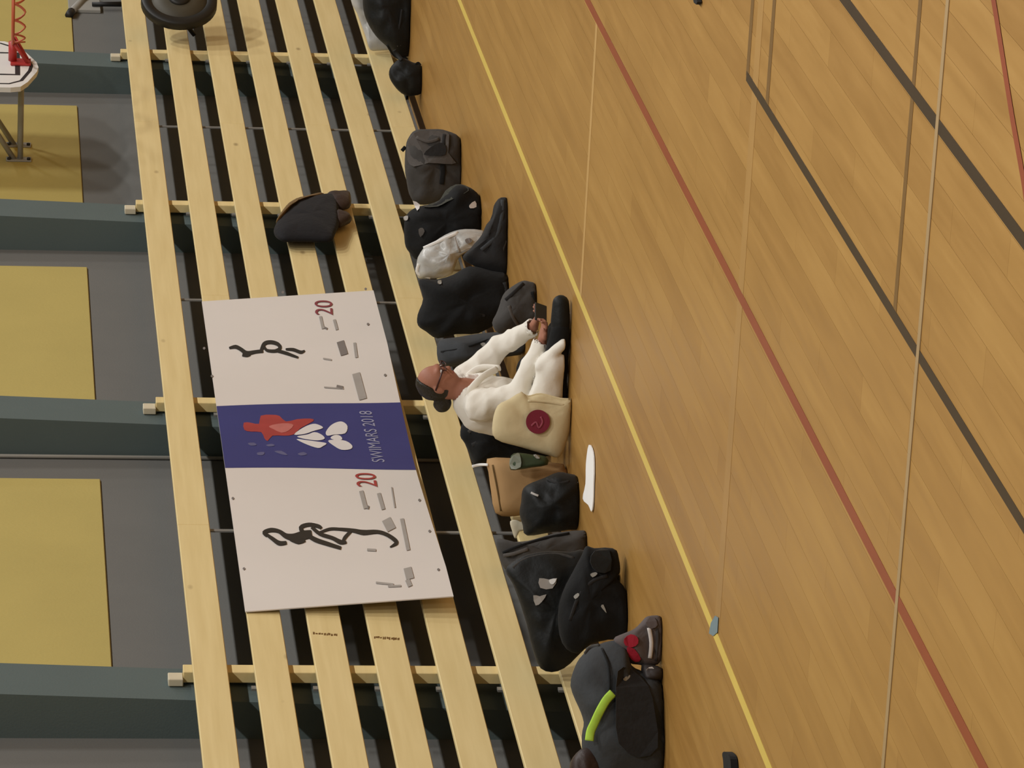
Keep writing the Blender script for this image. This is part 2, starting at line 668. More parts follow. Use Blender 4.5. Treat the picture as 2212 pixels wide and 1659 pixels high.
line('court_line', (-6, 7.158), (48, 7.158), 0.052, M['l_yellow'], 'yellow court line along the bags', 0.0020)
line('court_line', (-6, 5.60), (48, 5.60), 0.052, M['l_red'], 'long red court line', 0.0020)
line('court_line', (-6, 4.69), (17.84, 4.69), 0.042, M['l_black'], 'black court line that ends at a corner', 0.0020)
line('court_line', (-6, 3.872), (48, 3.872), 0.050, M['l_black'], 'broad black court line', 0.0020)
line('court_line', (22.41, 5.62), (22.41, 7.14), 0.07, M['l_pale'], 'faint tan cross line')
line('court_line', (14.56, -4), (14.56, 4.68), 0.055, M['l_brown'], 'thin brown cross line')
line('court_line', (17.82, -4), (17.82, 4.69), 0.07, M['l_brown'], 'thin brown cross line at the corner')
line('court_line', (17.32, -4), (17.32, 4.67), 0.07, M['l_brown'], 'second thin brown cross line')
line('court_line', (14.13, -4), (14.13, 6.30), 0.045, M['l_grey'], 'faded grey cross line', 0.0032)
line('court_line', (17.62, 1), (17.62, 7.12), 0.13, M['l_worn'], 'faint worn cross line', 0.0008)
arc = [onZ(x, y) for x, y in ((2128, -100), (2147, 0), (2172, 156), (2188, 256), (2204, 345), (2216, 420), (2226, 520), (2232, 640))]
arc = [np.array(p[:2]) for p in smoothline(arc, 4)]
for i in range(1):
    L_, R_ = [], []
    for k in range(len(arc)):
        t = arc[min(k + 1, len(arc) - 1)] - arc[max(k - 1, 0)]
        t /= np.linalg.norm(t)
        n = np.array([-t[1], t[0]]) * 0.024
        L_.append(arc[k] + n)
        R_.append(arc[k] - n)
    vs = [(p[0], p[1], 0.0021) for p in L_ + R_] + [(p[0], p[1], 0.0002) for p in L_ + R_]
    n = len(arc)
    fs = []
    for k in range(n - 1):
        fs.append((k, k + 1, n + k + 1, n + k))
        fs.append((2 * n + k, 3 * n + k, 3 * n + k + 1, 2 * n + k + 1))
    o = mesh_obj('court_line', vs, fs, M['l_red'], floor)
    fixn(o)
    o['label'] = 'curved red court line'
tp = [onZ(x, y, 0.004) for x, y in ((1545, 1330), (1552, 1334), (1550, 1366), (1541, 1374), (1532, 1368), (1536, 1346))]
o = slab_poly('floor_tape', tp, (0, 0, 0.0015), M['tape'])
tag(o, 'small blue tape mark stuck across the yellow line', 'tape')

wall = box('wall_back', (-8, YW, -0.12), (52, YW + 0.3, 6.6), M['wall'])
tag(wall, 'grey painted hall wall with pilasters and yellow panels', None, None, 'structure')
for i, xp in enumerate(PIL):
    # pilasters thicken slightly towards the top
    z0, z1 = 0.0, 6.6
    yf0, yf1 = YB + 0.125, YB + 0.125 - 0.025 * 6.6 / 1.0
    yf = lambda z: YB + 0.103 - 0.030 * (z - 2.1)
    xs = (xp, xp + 0.40)
    v = []
    for z in (z0, z1):
        v += [(xs[0], yf(z), z), (xs[1], yf(z), z), (xs[1], YW + 0.01, z), (xs[0], YW + 0.01, z)]
    f = [(0, 3, 2, 1), (4, 5, 6, 7), (0, 1, 5, 4), (1, 2, 6, 5), (2, 3, 7, 6), (3, 0, 4, 7)]
    fixn(mesh_obj('pilaster', v, f, M['pilaster'], wall))
    if i + 1 < len(PIL):
        box('wall_panel', (xp + 0.40 + 0.38, YW - 0.012, 2.509), (PIL[i + 1] - 0.395, YW + 0.01, 5.6), M['panel'], wall, 0.004)
tube('conduit', [(PIL[4] - 0.03, YW - 0.014, 0.0), (PIL[4] - 0.03, YW - 0.014, 6.6)], 0.012, M['greypaint'], wall)

# ------------------------------------------------------------------ the slatted wooden guard
guard = empty('slatted_wall_guard', (PIL[3], YB, 0))
tag(guard, 'pale wooden slatted guard of seven long boards along the wall', 'slatted guard')
TOP = [H - (0.1262 + 0.03628 * k) * YB for k in range(7)]
BH = 0.0205 * YB
XS0, XS1 = 6.0, 42.0
mids = [(PIL[i] + PIL[i + 1]) / 2 + 0.14 for i in range(len(PIL) - 1)]
for k in range(7):
    cuts = [XS0] + [x for i, x in enumerate(mids) if (i + k) % 2 == 1 and XS0 < x < XS1] + [XS1]
    for j in range(len(cuts) - 1):
        x0, x1 = cuts[j] + 0.0008, cuts[j + 1] - 0.0008
        L_ = x1 - x0
        o = box('board', (-L_ / 2, 0, -BH), (L_ / 2, 0.03, 0), M['guard'], None, 0.004)
        o.location = ((x0 + x1) / 2, YB, TOP[k])
        adopt(guard, o)
for i, xp in enumerate(PIL):
    if not XS0 < xp < XS1:
        continue
    o = box('post', (-0.05, 0, 0), (0.05, 0.058, TOP[0] + 0.045), M['guard'], None, 0.003)
    o.location = (xp + 0.24, YB + 0.0302, 0.0)
    adopt(guard, o)
    o = box('post_cap', (-0.045, -0.02, 0), (0.045, 0.02, 0.075), M['cream'], None, 0.004)
    o.location = (xp + 0.20, YB + 0.075, TOP[0] + 0.046)
    adopt(guard, o)
    for k in range(1, 7):
        o = box('bracket', (-0.02, 0, 0), (0.02, 0.012, 0.035), M['steel'], None)
        o.location = (xp - 0.0, YB + 0.031, TOP[k] - 0.012)
        adopt(guard, o)
for x in mids:
    if XS0 < x < XS1:
        o = box('strap', (-0.016, 0, 0.0), (0.016, 0.008, TOP[0] - 0.03), M['steel'], None)
        o.location = (x, YB + 0.0302, 0.02)
        adopt(guard, o)

# faint writing on two boards, too worn to read
random.seed(5)
for (cx, cy) in ((702, 1370), (834, 1379)):
    xa = cx - 26
    while xa < cx + 26:
        wd_ = random.uniform(2.0, 5.0)
        h0, h1 = random.uniform(1.5, 4.0), random.uniform(0.5, 2.5)
        yy_ = cy + (xa - cx) * 0.08
        pts = [onY(xa, yy_ - h0, YB - 0.001), onY(xa + wd_, yy_ - h0 + random.uniform(-1, 1), YB - 0.001), onY(xa + wd_, yy_ + h1, YB - 0.001), onY(xa, yy_ + h1, YB - 0.001)]
        o = slab_poly('worn_letter', pts, (0, 0.0012, 0), M['l_brown'])
        adopt(guard, o)
        xa += wd_ + random.uniform(0.3, 2.2)

# ------------------------------------------------------------------ banner
BX0, BX1 = 21.15, 26.37
BZ1, BZ0 = TOP[1] + 0.008, TOP[4] - BH + 0.028


def bsurf(X, Z):
    t = (BZ1 - Z) / (BZ1 - BZ0)
    s_ = (X - BX0) / (BX1 - BX0)
    lean = 0.088 * min(1.0, abs(s_ - 0.44) / 0.36) ** 1.3
    return YB - 0.012 - lean * t - 0.004 * t + 0.003 * math.sin(X * 2.2 + 1) * t


def bpt(px, py, off=0.0025):
    P = onY(px, py, YB - 0.04)
    for _ in range(3):
        P = onY(px, py, bsurf(P[0], P[2]) - off)
    return P


banner = empty('banner', (23.75, YB - 0.05, BZ0))
tag(banner, 'wide white banner with blue middle panel and black brush figures hung on the boards', 'banner')


def sheet(name, edge, off, thick, mat, nx=50, nz=14, jag=0.0):
    """edge(s, t) -> X, Z"""
    v, f = [], []
    for side in (0, 1):
        for j in range(nz + 1):
            for i in range(nx + 1):
                X, Z = edge(i / nx, j / nz)
                v.append((X, bsurf(X, Z) - off + side * thick, Z))
    n = (nx + 1) * (nz + 1)
    for j in range(nz):
        for i in range(nx):
            a = j * (nx + 1) + i
            f.append((a, a + 1, a + nx + 2, a + nx + 1))
            f.append((n + a, n + a + nx + 1, n + a + nx + 2, n + a + 1))
    ring = [i for i in range(nx)] + [nx + j * (nx + 1) for j in range(nz)] + [nz * (nx + 1) + i for i in range(nx, 0, -1)] + [j * (nx + 1) for j in range(nz, 0, -1)]
    for a, b_ in zip(ring, ring[1:] + ring[:1]):
        f.append((a, n + a, n + b_, b_))
    return fixn(mesh_obj(name, v, f, mat, None, False))


def bedge(s, t):
    X = BX0 + s * (BX1 - BX0) 
    Z = BZ1 - t * (BZ1 - BZ0)
    return X, Z


kids = [sheet('banner_sheet', bedge, 0.0, 0.006, M['banner'])]
bl0, bl1 = bpt(480, 1010)[0], bpt(470, 877)[0]
kids.append(sheet('blue_panel', lambda s, t: (bl0 + s * (bl1 - bl0) + 0.012 * math.sin(t * 5), BZ1 - t * (BZ1 - BZ0)), 0.0022, 0.0016, M['bannerblue'], 12, 14))


def decal(name, pts, mat, off=0.004, sub=3, closed=True):
    ln = smoothline(pts, sub, True) if sub > 1 else pts
    return slab_poly(name, [bpt(x, y, off) for x, y in ln], (0, 0.0012, 0), mat)


def stroke(name, pts, wpx, mat, off=0.0045, sub=4):
    ln = [np.array(p) for p in smoothline(pts, sub)]
    k = len(ln)
    A, B = [], []
    for i in range(k):
        t = ln[min(i + 1, k - 1)] - ln[max(i - 1, 0)]
        t = t / (np.linalg.norm(t) + 1e-9)
        n = np.array([-t[1], t[0]])
        wv = wpx if not isinstance(wpx, (list, tuple)) else np.interp(i / (k - 1), np.linspace(0, 1, len(wpx)), wpx)
        A.append(ln[i] + n * wv / 2)
        B.append(ln[i] - n * wv / 2)
    v = [bpt(p[0], p[1], off) for p in A + B]
    v += [p + np.array([0, 0.0012, 0]) for p in v]
    f = []
    for i in range(k - 1):
        f.append((i, i + 1, k + i + 1, k + i))
        f.append((2 * k + i, 3 * k + i, 3 * k + i + 1, 2 * k + i + 1))
        f.append((i, 2 * k + i, 2 * k + i + 1, i + 1))
        f.append((k + i, k + i + 1, 3 * k + i + 1, 3 * k + i))
    f += [(0, k, 3 * k, 2 * k), (k - 1, 3 * k - 1, 4 * k - 1, 2 * k - 1)]
    return fixn(mesh_obj(name, v, f, mat))


def c6(l):
    return [(400 + x / 3.687, 580 + y / 3.687) for x, y in l]


def c7(l):
    return [(400 + x / 3.403, 950 + y / 3.403) for x, y in l]


def join(objs, name):
    bm = bmesh.new()
    for o in objs:
        bm.from_mesh(o.data)
    me = bpy.data.meshes.new(name)
    bm.to_mesh(me)
    bm.free()
    me.materials.append(objs[0].data.materials[0])
    r = bpy.data.objects.new(name, me)
    COL.objects.link(r)
    for o in objs:
        bpy.data.objects.remove(o)
    return r


# brush figure on the right part of the banner
S = [stroke('s', c6([(350, 632), (400, 622), (440, 640), (490, 672), (560, 662), (620, 655)]), [4, 8, 8, 9, 7, 7], M['ink']),
     stroke('s', c6([(455, 685), (490, 690), (515, 680)]), 7, M['ink']),
     stroke('s', c6([(600, 668), (628, 600), (680, 585), (735, 600), (755, 630), (720, 655), (650, 650), (625, 615)]), [6, 8, 8, 8, 7, 7, 6, 5], M['ink']),
     stroke('s', c6([(720, 650), (800, 672), (850, 690), (900, 708)]), [7, 7, 6, 4], M['ink']),
     stroke('s', c6([(800, 642), (860, 645), (920, 665), (952, 652)]), [4, 7, 7, 3], M['ink'])]
kids.append(tag(join(S, 'brush_figure'), 'small black brush figure'))
S = [stroke('s', c7([(600, 705), (580, 680), (630, 662), (690, 672), (740, 705), (800, 715), (870, 700), (930, 690)]), [6, 8, 9, 8, 11, 16, 20, 16], M['ink']),
     stroke('s', c7([(590, 690), (640, 725), (690, 758), (745, 755)]), [6, 8, 10, 7], M['ink']),
     stroke('s', c7([(770, 730), (830, 748), (880, 735)]), [6, 10, 8], M['ink']),
     stroke('s', c7([(880, 700), (850, 645), (910, 622), (980, 635), (1000, 650)]), [8, 9, 8, 8, 6], M['ink']),
     stroke('s', c7([(930, 640), (990, 690), (1080, 720), (1140, 750), (1185, 752)]), [7, 8, 8, 10, 5], M['ink']),
     stroke('s', c7([(900, 700), (960, 735), (1050, 765), (1145, 795)]), [9, 10, 9, 7], M['ink']),
     stroke('s', c7([(990, 680), (1060, 655), (1130, 655), (1230, 665), (1310, 680), (1410, 675), (1480, 695), (1540, 735), (1550, 760), (1505, 788)]), [5, 6, 6, 8, 11, 8, 8, 9, 8, 2], M['ink']),
     stroke('s', c7([(1215, 672), (1175, 715), (1160, 745)]), [6, 7, 6], M['ink'])]
kids.append(tag(join(S, 'brush_figure'), 'large black brush figure with a hooked tail'))
# red shape and white petals on the blue panel
q4 = lambda l: [(500 + x / 7.9, 870 + y / 7.9) for x, y in l]
kids.append(decal('emblem_red_shape', q4([(210, 340), (330, 340), (470, 360), (500, 220), (700, 205), (820, 225), (930, 320), (1120, 280), (1350, 270), (1400, 310), (1180, 430), (1060, 540), (900, 560), (700, 560), (620, 650), (560, 600), (510, 500), (340, 490), (220, 460)]), M['inkred'], 0.0042, 2))
kids.append(decal('emblem_pink_mottle', q4([(640, 400), (780, 360), (960, 350), (1060, 380), (980, 470), (860, 510), (720, 450)]), M['inkpink'], 0.0056, 2))
for pl in ([(1070, 540), (1230, 420), (1390, 360), (1500, 380), (1560, 430), (1400, 480), (1250, 530)],
           [(1120, 575), (1300, 540), (1420, 500), (1540, 545), (1590, 610), (1480, 640), (1280, 620)],
           [(1110, 620), (1300, 640), (1450, 660), (1620, 690), (1560, 740), (1480, 770), (1300, 715)],
           [(1610, 500), (1690, 390), (1800, 330), (1900, 325), (1980, 400), (1940, 520), (1760, 540), (1640, 560)],
           [(1690, 600), (1760, 550), (1850, 560), (1890, 620), (1800, 640)],
           [(1650, 650), (1760, 630), (1950, 650), (2060, 730), (2030, 790), (1880, 800), (1760, 740)]):
    kids.append(decal('emblem_petal', q4(pl), M['inkwhite'], 0.0056, 3))
for pl in ([(280, 690), (380, 680), (430, 720), (330, 730)], [(590, 720), (690, 700), (740, 730), (640, 745)], [(440, 850), (560, 840), (540, 890), (450, 890)], [(730, 830), (850, 820), (960, 890), (860, 880)], [(1130, 870), (1230, 840), (1290, 880), (1190, 900)]):
    kids.append(decal('faint_mark', q4(pl), M['inkfaint'], 0.0042, 2))


def text_on_banner(name, s, p_start, p_end, hpx, mat, off=0.0045):
    """flat lettering laid along the banner from p_start to p_end (pixels of the baseline)"""
    cu = bpy.data.curves.new(name, 'FONT')
    cu.body = s
    cu.size = 1.0
    ob = bpy.data.objects.new(name, cu)
    COL.objects.link(ob)
    dg = bpy.context.evaluated_depsgraph_get()
    me = bpy.data.meshes.new_from_object(ob.evaluated_get(dg))
    bpy.data.objects.remove(ob)
    co = np.array([v.co[:] for v in me.vertices])
    x0, x1 = co[:, 0].min(), co[:, 0].max()
    y1 = co[:, 1].max()
    A = np.array(p_start, float)
    B = np.array(p_end, float)
    up = np.array([-1.0, -0.012]) * hpx
    vs = []
    for c in co:
        p = A + (B - A) * ((c[0] - x0) / (x1 - x0)) + up * (c[1] / y1)
        vs.append(bpt(p[0], p[1], off))
    fs = [tuple(p.vertices) for p in me.polygons]
    bpy.data.meshes.remove(me)
    return mesh_obj(name, vs, fs, mat)


kids.append(text_on_banner('lettering', 'SWIMARS 2018', (831, 998), (802, 888), 27, M['inkpale']))
kids.append(text_on_banner('number', '20', (719, 680), (717, 649), 38, M['inkcrimson']))
kids.append(text_on_banner('number', '20', (815, 1051), (810, 1022), 44, M['inkred']))


def bars(specs, mat, name='small_print'):
    for x0, y0, x1, y1, wd in specs:
        kids.append(stroke(name, [(x0, y0), (x1, y1)], wd, mat, 0.0042, 2))


bars([(692, 683, 698, 710, 6), (722, 690, 728, 712, 6), (766, 740, 770, 772, 6), (698, 774, 716, 777, 3), (700, 836, 742, 839, 2.5)], M['inkgrey'])
bars([(735, 737, 744, 766, 16), (727, 834, 741, 837, 6)], M['inkgrey2'])
bars([(769, 806, 784, 862, 17), (780, 1060, 790, 1098, 9), (818, 1065, 828, 1100, 8), (846, 1052, 853, 1096, 3), (793, 1187, 812, 1188, 5), (868, 1120, 882, 1188, 8), (812, 1258, 850, 1262, 4), (838, 1266, 866, 1265, 4)], M['inkgrey'])
bars([(834, 1121, 846, 1144, 20), (880, 1226, 886, 1250, 17), (880, 1252, 886, 1266, 10)], M['inkgrey'])
bars([(788, 1094, 797, 1096, 7), (698, 706, 707, 710, 4)], M['inkgrey2'])
for ex, ey in ((611, 631), (790, 624), (441, 752), (458, 812), (503, 1076), (527, 1228), (906, 1080), (928, 1147), (947, 1230), (795, 700), (832, 810)):
    kids.append(decal('eyelet', [(ex - 3, ey), (ex, ey - 3), (ex + 3, ey), (ex, ey + 3)], M['inkgrey2'], 0.0035, 2))
adopt(banner, *kids)


def sub(part, *ks_):
    """sub-parts of a part whose own frame is the world frame"""
    for k_ in ks_:
        k_.parent = part
        k_.matrix_parent_inverse = Matrix.Identity(4)


sub(kids[1], *[k_ for k_ in kids if k_.name.split('.')[0] in ('emblem_red_shape', 'emblem_pink_mottle', 'emblem_petal', 'faint_mark', 'lettering')])

# ------------------------------------------------------------------ round dish at the right end
def lathe(name, prof, mat, n=40):
    """profile (radius, depth) turned about the local Z axis"""
    v, f = [], []
    for r, z in prof:
        for j in range(n):
            a = 2 * math.pi * j / n
            v.append((r * math.cos(a), r * math.sin(a), z))
    for i in range(len(prof) - 1):
        for j in range(n):
            f.append((i * n + j, i * n + (j + 1) % n, (i + 1) * n + (j + 1) % n, (i + 1) * n + j))
    f.append(tuple(range(n)))
    f.append(tuple((len(prof) - 1) * n + j for j in range(n)))
    return fixn(mesh_obj(name, v, f, mat, None, True))


dc = onY(387, 0, YB - 0.30)
dish = empty('round_dish', tuple(dc))
tag(dish, 'dark round dish with a thick black rim in front of the upper boards', 'dish')
R0 = 0.292
vd = np.array([math.cos(YAW), math.sin(YAW)])
nang = math.atan2(-vd[1], -vd[0]) + math.radians(44)
rot = Matrix.Rotation(nang, 4, 'Z') @ Matrix.Rotation(math.radians(90), 4, 'Y')
parts = [lathe('rim', [(R0 * 0.73, 0.012), (R0 * 0.76, 0.022), (R0 * 0.97, 0.020), (R0, 0.008), (R0, -0.05), (R0 * 0.9, -0.075), (R0 * 0.2, -0.10)], M['dishrim']),
         lathe('disc_face', [(0.0001, 0.020), (R0 * 0.28, 0.020), (R0 * 0.77, 0.014), (R0 * 0.77, -0.01), (0.0001, -0.01)], M['dish']),
         lathe('hub', [(0.0001, 0.045), (R0 * 0.22, 0.042), (R0 * 0.28, 0.03), (R0 * 0.28, 0.012), (0.0001, 0.012)], M['dishrim'])]
for o in parts:
    o.parent = dish
    o.matrix_local = rot
nv = np.array([math.cos(nang), math.sin(nang), 0])
back = np.array(dc) - nv * 0.095
arm = tube('arm', [back, back - nv * 0.06, (back[0] - nv[0] * 0.08, YB - 0.004, back[2] - 0.13)], 0.018, M['black'])
adopt(dish, arm)

# ------------------------------------------------------------------ basketball hoop on the wall
HX, HY = 30.60, YB - 0.41
hoop = empty('basketball_hoop', (HX, YW, 2.75))
tag(hoop, 'white fan-shaped basketball backboard with red rim on a wall bracket', 'basketball hoop')


def hz(px, py=133):
    return onY(px, py, HY)


def poly_prism(name, pts, y0, y1, mat, n=0):
    return slab_poly(name, [(x, y0, z) for x, z in pts], (0, y1 - y0, 0), mat)


outl = [(-0.66, 3.65), (-0.66, 3.02), (-0.63, 2.95), (-0.50, 2.90), (-0.22, 2.835), (-0.09, 2.822), (0.05, 2.835), (0.20, 2.875), (0.50, 2.96), (0.62, 3.06), (0.66, 3.65)]
hp = [poly_prism('backboard', [(HX + a, z) for a, z in outl], HY, HY + 0.035, M['white'])]


def hstrip(pts, wd, mat, name):
    """flat line on the backboard face"""
    P = [np.array([HX + a, z]) for a, z in pts]
    A, B = [], []
    k = len(P)
    for i in range(k):
        t = P[min(i + 1, k - 1)] - P[max(i - 1, 0)]
        t = t / np.linalg.norm(t)
        n = np.array([-t[1], t[0]]) * wd / 2
        A.append(P[i] + n)
        B.append(P[i] - n)
    v = [(p[0], HY - 0.0015, p[1]) for p in A + B] + [(p[0], HY + 0.0005, p[1]) for p in A + B]
    f = []
    for i in range(k - 1):
        f += [(i, i + 1, k + i + 1, k + i), (2 * k + i, 3 * k + i, 3 * k + i + 1, 2 * k + i + 1), (i, 2 * k + i, 2 * k + i + 1, i + 1), (k + i, k + i + 1, 3 * k + i + 1, 3 * k + i)]
    return fixn(mesh_obj(name, v, f, mat))


inn = [(-0.56, 3.55), (-0.56, 3.03), (-0.47, 2.945), (-0.20, 2.885), (-0.06, 2.872), (0.12, 2.895), (0.44, 2.985), (0.56, 3.09), (0.56, 3.55)]
hp.append(hstrip(inn, 0.025, M['black'], 'border_line'))
hp.append(hstrip([(-0.31, 3.45), (-0.31, 2.97), (0.29, 2.97), (0.29, 3.45)], 0.045, M['black'], 'target_square'))
hp.append(box('rim_plate', (HX - 0.075, HY - 0.02, 2.875), (HX + 0.075, HY - 0.002, 3.02), M['red'], None, 0.004))
rz, rr_ = 3.005, 0.225
cyr = HY - 0.15 - rr_
ring = [(HX + rr_ * math.cos(a), cyr + rr_ * math.sin(a), rz) for a in np.linspace(0, 2 * math.pi, 33)]
hp.append(tube('rim', ring, 0.011, M['orange_red'], None, 8, None, False))
hp.append(tube('rim_brace', [(HX - 0.06, HY - 0.02, 2.90), (HX - 0.10, HY - 0.17, rz - 0.012)], 0.012, M['red']))
hp.append(tube('rim_brace', [(HX + 0.06, HY - 0.02, 2.90), (HX + 0.10, HY - 0.17, rz - 0.012)], 0.012, M['red']))
hp.append(tube('rim_neck', [(HX, HY - 0.02, rz), (HX, HY - 0.16, rz)], 0.03, M['red']))
for k in range(12):
    a0 = 2 * math.pi * k / 12
    a1 = 2 * math.pi * (k + 1) / 12
    am = (a0 + a1) / 2
    pts = [(HX + rr_ * math.cos(a0), cyr + rr_ * math.sin(a0), rz - 0.008), (HX + rr_ * 0.96 * math.cos(a0 * 0.7 + am * 0.3), cyr + rr_ * 0.96 * math.sin(a0 * 0.7 + am * 0.3), rz - 0.05), (HX + rr_ * 0.93 * math.cos(am), cyr + rr_ * 0.93 * math.sin(am), rz - 0.085), (HX + rr_ * 0.96 * math.cos(a1 * 0.7 + am * 0.3), cyr + rr_ * 0.96 * math.sin(a1 * 0.7 + am * 0.3), rz - 0.05), (HX + rr_ * math.cos(a1), cyr + rr_ * math.sin(a1), rz - 0.008)]
    hp.append(tube('net_loop', smoothline(pts, 3), 0.006, M['orange_red'], None, 5))
for sx in (-0.02, 0.36):
    hp.append(tube('strut', [(HX + sx, HY + 0.034, 2.94), (HX + sx, YW - 0.012, 2.94)], 0.02, M['greypaint']))
    hp.append(tube('strut', [(HX + sx, HY + 0.034, 3.42), (HX + sx, YW - 0.012, 2.98)], 0.02, M['greypaint']))
    hp.append(box('foot_plate', (HX + sx - 0.05, YW - 0.024, 2.86), (HX + sx + 0.05, YW - 0.0125, 3.04), M['greypaint'], None, 0.003))
    for dz in (2.88, 3.02):
        hp.append(tube('bolt', [(HX + sx - 0.03, YW - 0.024, dz), (HX + sx - 0.03, YW - 0.040, dz)], 0.013, M['black']))
adopt(hoop, *hp)
nm = lambda o_: o_.name.split('.')[0]
sub(hp[0], *[o_ for o_ in hp if nm(o_) in ('border_line', 'target_square')])
hrim = [o_ for o_ in hp if nm(o_) == 'rim'][0]
sub(hrim, *[o_ for o_ in hp if nm(o_) == 'net_loop'])
plates = [o_ for o_ in hp if nm(o_) == 'foot_plate']
for i_, o_ in enumerate([o_ for o_ in hp if nm(o_) == 'bolt']):
    sub(plates[i_ // 2], o_)

# bracket with a black rod on the wall at the right edge
bp_ = onY(185, 6, YW - 0.05)
wb = empty('wall_bracket', (bp_[0], YW, bp_[2]))
tag(wb, 'grey angled wall bracket with a short black rod near the hoop', 'bracket')
wk = [tube('rod', [onY(199, 9, YW - 0.05), onY(262, 9, YW - 0.05)], [0.018, 0.022], M['black']),
      tube('bracket_arm', [onY(152, 28, YW - 0.03), onY(176, 3, YW - 0.03), onY(196, -18, YW - 0.05)], 0.03, M['greypaint']),
      box('bracket_plate', (bp_[0] - 0.15, YW - 0.03, bp_[2] - 0.12), (bp_[0] + 0.25, YW - 0.0005, bp_[2] + 0.14), M['greypaint'], None, 0.004),
      tube('bracket_foot', [onY(149, 33, YW - 0.03), onY(154, 25, YW - 0.03)], 0.034, M['black'])]
adopt(wb, *wk)

# ------------------------------------------------------------------ things along the foot of the guard
def c(scale, x0, y0, pts):
    return [(x0 + x / scale, y0 + y / scale) for x, y in pts]


# 1 black rucksack at the far end
b1 = (884, 40)
p = Puff('bag_body', [(800, -70), (840, -95), (872, -80), (884, -30), (884, 30), (881, 90), (875, 118), (856, 122), (835, 100), (812, 78), (792, 45), (784, 10), (786, -40)], b1, 0.34, M['f_black2'], seed=1)
ks = [p.o, p.strap('seam', [(868, 20), (862, 60), (850, 92), (838, 100)], 4, M['f_dark'], None),
      p.patch('tag_patch', [(856, 88), (864, 88), (866, 98), (858, 100)], M['greypaint'], None),
      p.strap('carry_strap', [(838, 96), (852, 118), (868, 126), (880, 124)], 9, M['f_black2'], None)]
rootify(ks, 'rucksack', 'bulky black rucksack farthest along the boards beside white plastic bag', 'bag', b1)
p = Puff('plastic_bag', [(762, -60), (790, -70), (800, -20), (786, 20), (806, 62), (828, 100), (818, 108), (800, 108), (790, 80), (772, 30), (758, 0)], (878, 40), 0.10, M['plastic'], seed=2, wr=0.02)
tag(p.o, 'crumpled white plastic bag behind the far black rucksack', 'plastic bag')
# 2 small round black bag
b2 = (906, 172)
p = Puff('bag_body', [(856, 132), (872, 126), (890, 134), (904, 142), (907, 170), (906, 198), (892, 207), (873, 205), (855, 190), (842, 168), (843, 148)], b2, 0.16, M['f_black2'], seed=3)
ks = [p.o, p.strap('carry_strap', [(868, 130), (858, 118), (852, 108)], 10, M['f_black2'], None), p.strap('toggle', [(897, 140), (904, 136), (908, 141)], 6, M['f_black'], None)]
rootify(ks, 'pouch_bag', 'small round black bag on the floor between black rucksack and grey backpack', 'bag', b2)
# 3 grey backpack
b3 = (990, 360)
p = Puff('bag_body', [(898, 281), (930, 279), (957, 280), (976, 290), (984, 314), (989, 350), (991, 390), (985, 425), (960, 438), (938, 440), (905, 442), (888, 428), (880, 400), (875, 360), (877, 316), (884, 295)], b3, 0.32, M['f_grey2'], seed=4)
ks = [p.o,
      p.patch('top_flap', [(886, 296), (905, 283), (950, 283), (970, 290), (968, 330), (985, 352), (960, 354), (925, 352), (893, 360), (880, 345), (880, 315)], M['f_grey'], None, 0.016, 0.012),
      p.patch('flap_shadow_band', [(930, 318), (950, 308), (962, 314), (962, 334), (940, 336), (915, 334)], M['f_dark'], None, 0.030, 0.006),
      p.strap('webbing', [(956, 356), (957, 374), (954, 398)], 10, M['f_black'], None),
      p.strap('webbing', [(960, 290), (958, 312), (958, 338)], 8, M['f_dark'], None, 0.02),
      p.strap('side_strap', [(899, 296), (925, 306), (948, 300)], 7, M['f_grey'], None, 0.018),
      p.strap('buckle', [(868, 326), (876, 317)], 8, M['f_black'], None)]
rootify(ks, 'backpack', 'grey fabric backpack with lighter top flap leaning on the lowest board', 'backpack', b3)
# 4 black bag with olive top
b4 = (1034, 470)
p = Puff('bag_body', [(893, 451), (909, 445), (941, 438), (962, 420), (985, 400), (1006, 402), (1018, 416), (1028, 435), (1035, 452), (1036, 495), (1000, 520), (950, 540), (905, 562), (884, 545), (875, 526), (873, 483), (880, 462)], b4, 0.36, M['f_black'], seed=5)
ks = [p.o,
      p.patch('olive_hood', [(930, 440), (950, 432), (962, 412), (985, 398), (1006, 401), (1012, 412), (990, 424), (965, 436), (945, 446), (915, 447)], M['f_camo'], None, 0.002, 0.012),
      p.patch('white_label', [(1014, 443), (1026, 434), (1029, 447), (1016, 450)], M['inkwhite'], None),
      p.patch('white_label', [(892, 434), (907, 442), (901, 455)], M['inkwhite'], None),
      p.patch('tag_patch', [(872, 468), (881, 466), (880, 475), (873, 476)], M['inkgrey'], None),
      p.patch('faded_logo', [(904, 496), (912, 492), (917, 500), (908, 512)], M['f_grey'], None)]
rootify(ks, 'holdall', 'black bag with olive grey hood and small white labels', 'bag', b4)
# 5 pale plastic bundle
b5 = (1038, 512)
p = Puff('plastic_bundle', [(914, 537), (930, 528), (960, 508), (993, 496), (1026, 497), (1037, 516), (1018, 536), (990, 558), (977, 590), (955, 600), (930, 602), (903, 600), (900, 567)], b5, 0.20, M['plastic'], seed=6, wr=0.03, ws=14)
ks = [p.o, p.strap('fold', [(915, 536), (950, 520), (990, 502)], 7, M['paper'], None), p.strap('fold', [(905, 570), (902, 590), (930, 600)], 7, M['paper'], None),
      p.strap('crease', [(982, 512), (988, 530), (992, 545)], 4, M['inkgrey'], None), p.patch('dark_spot', [(1004, 518), (1014, 514), (1020, 521), (1010, 527)], M['inkgrey2'], None)]
rootify(ks, 'plastic_parcel', 'crumpled pale translucent plastic parcel lying on the black bags', 'parcel', b5)
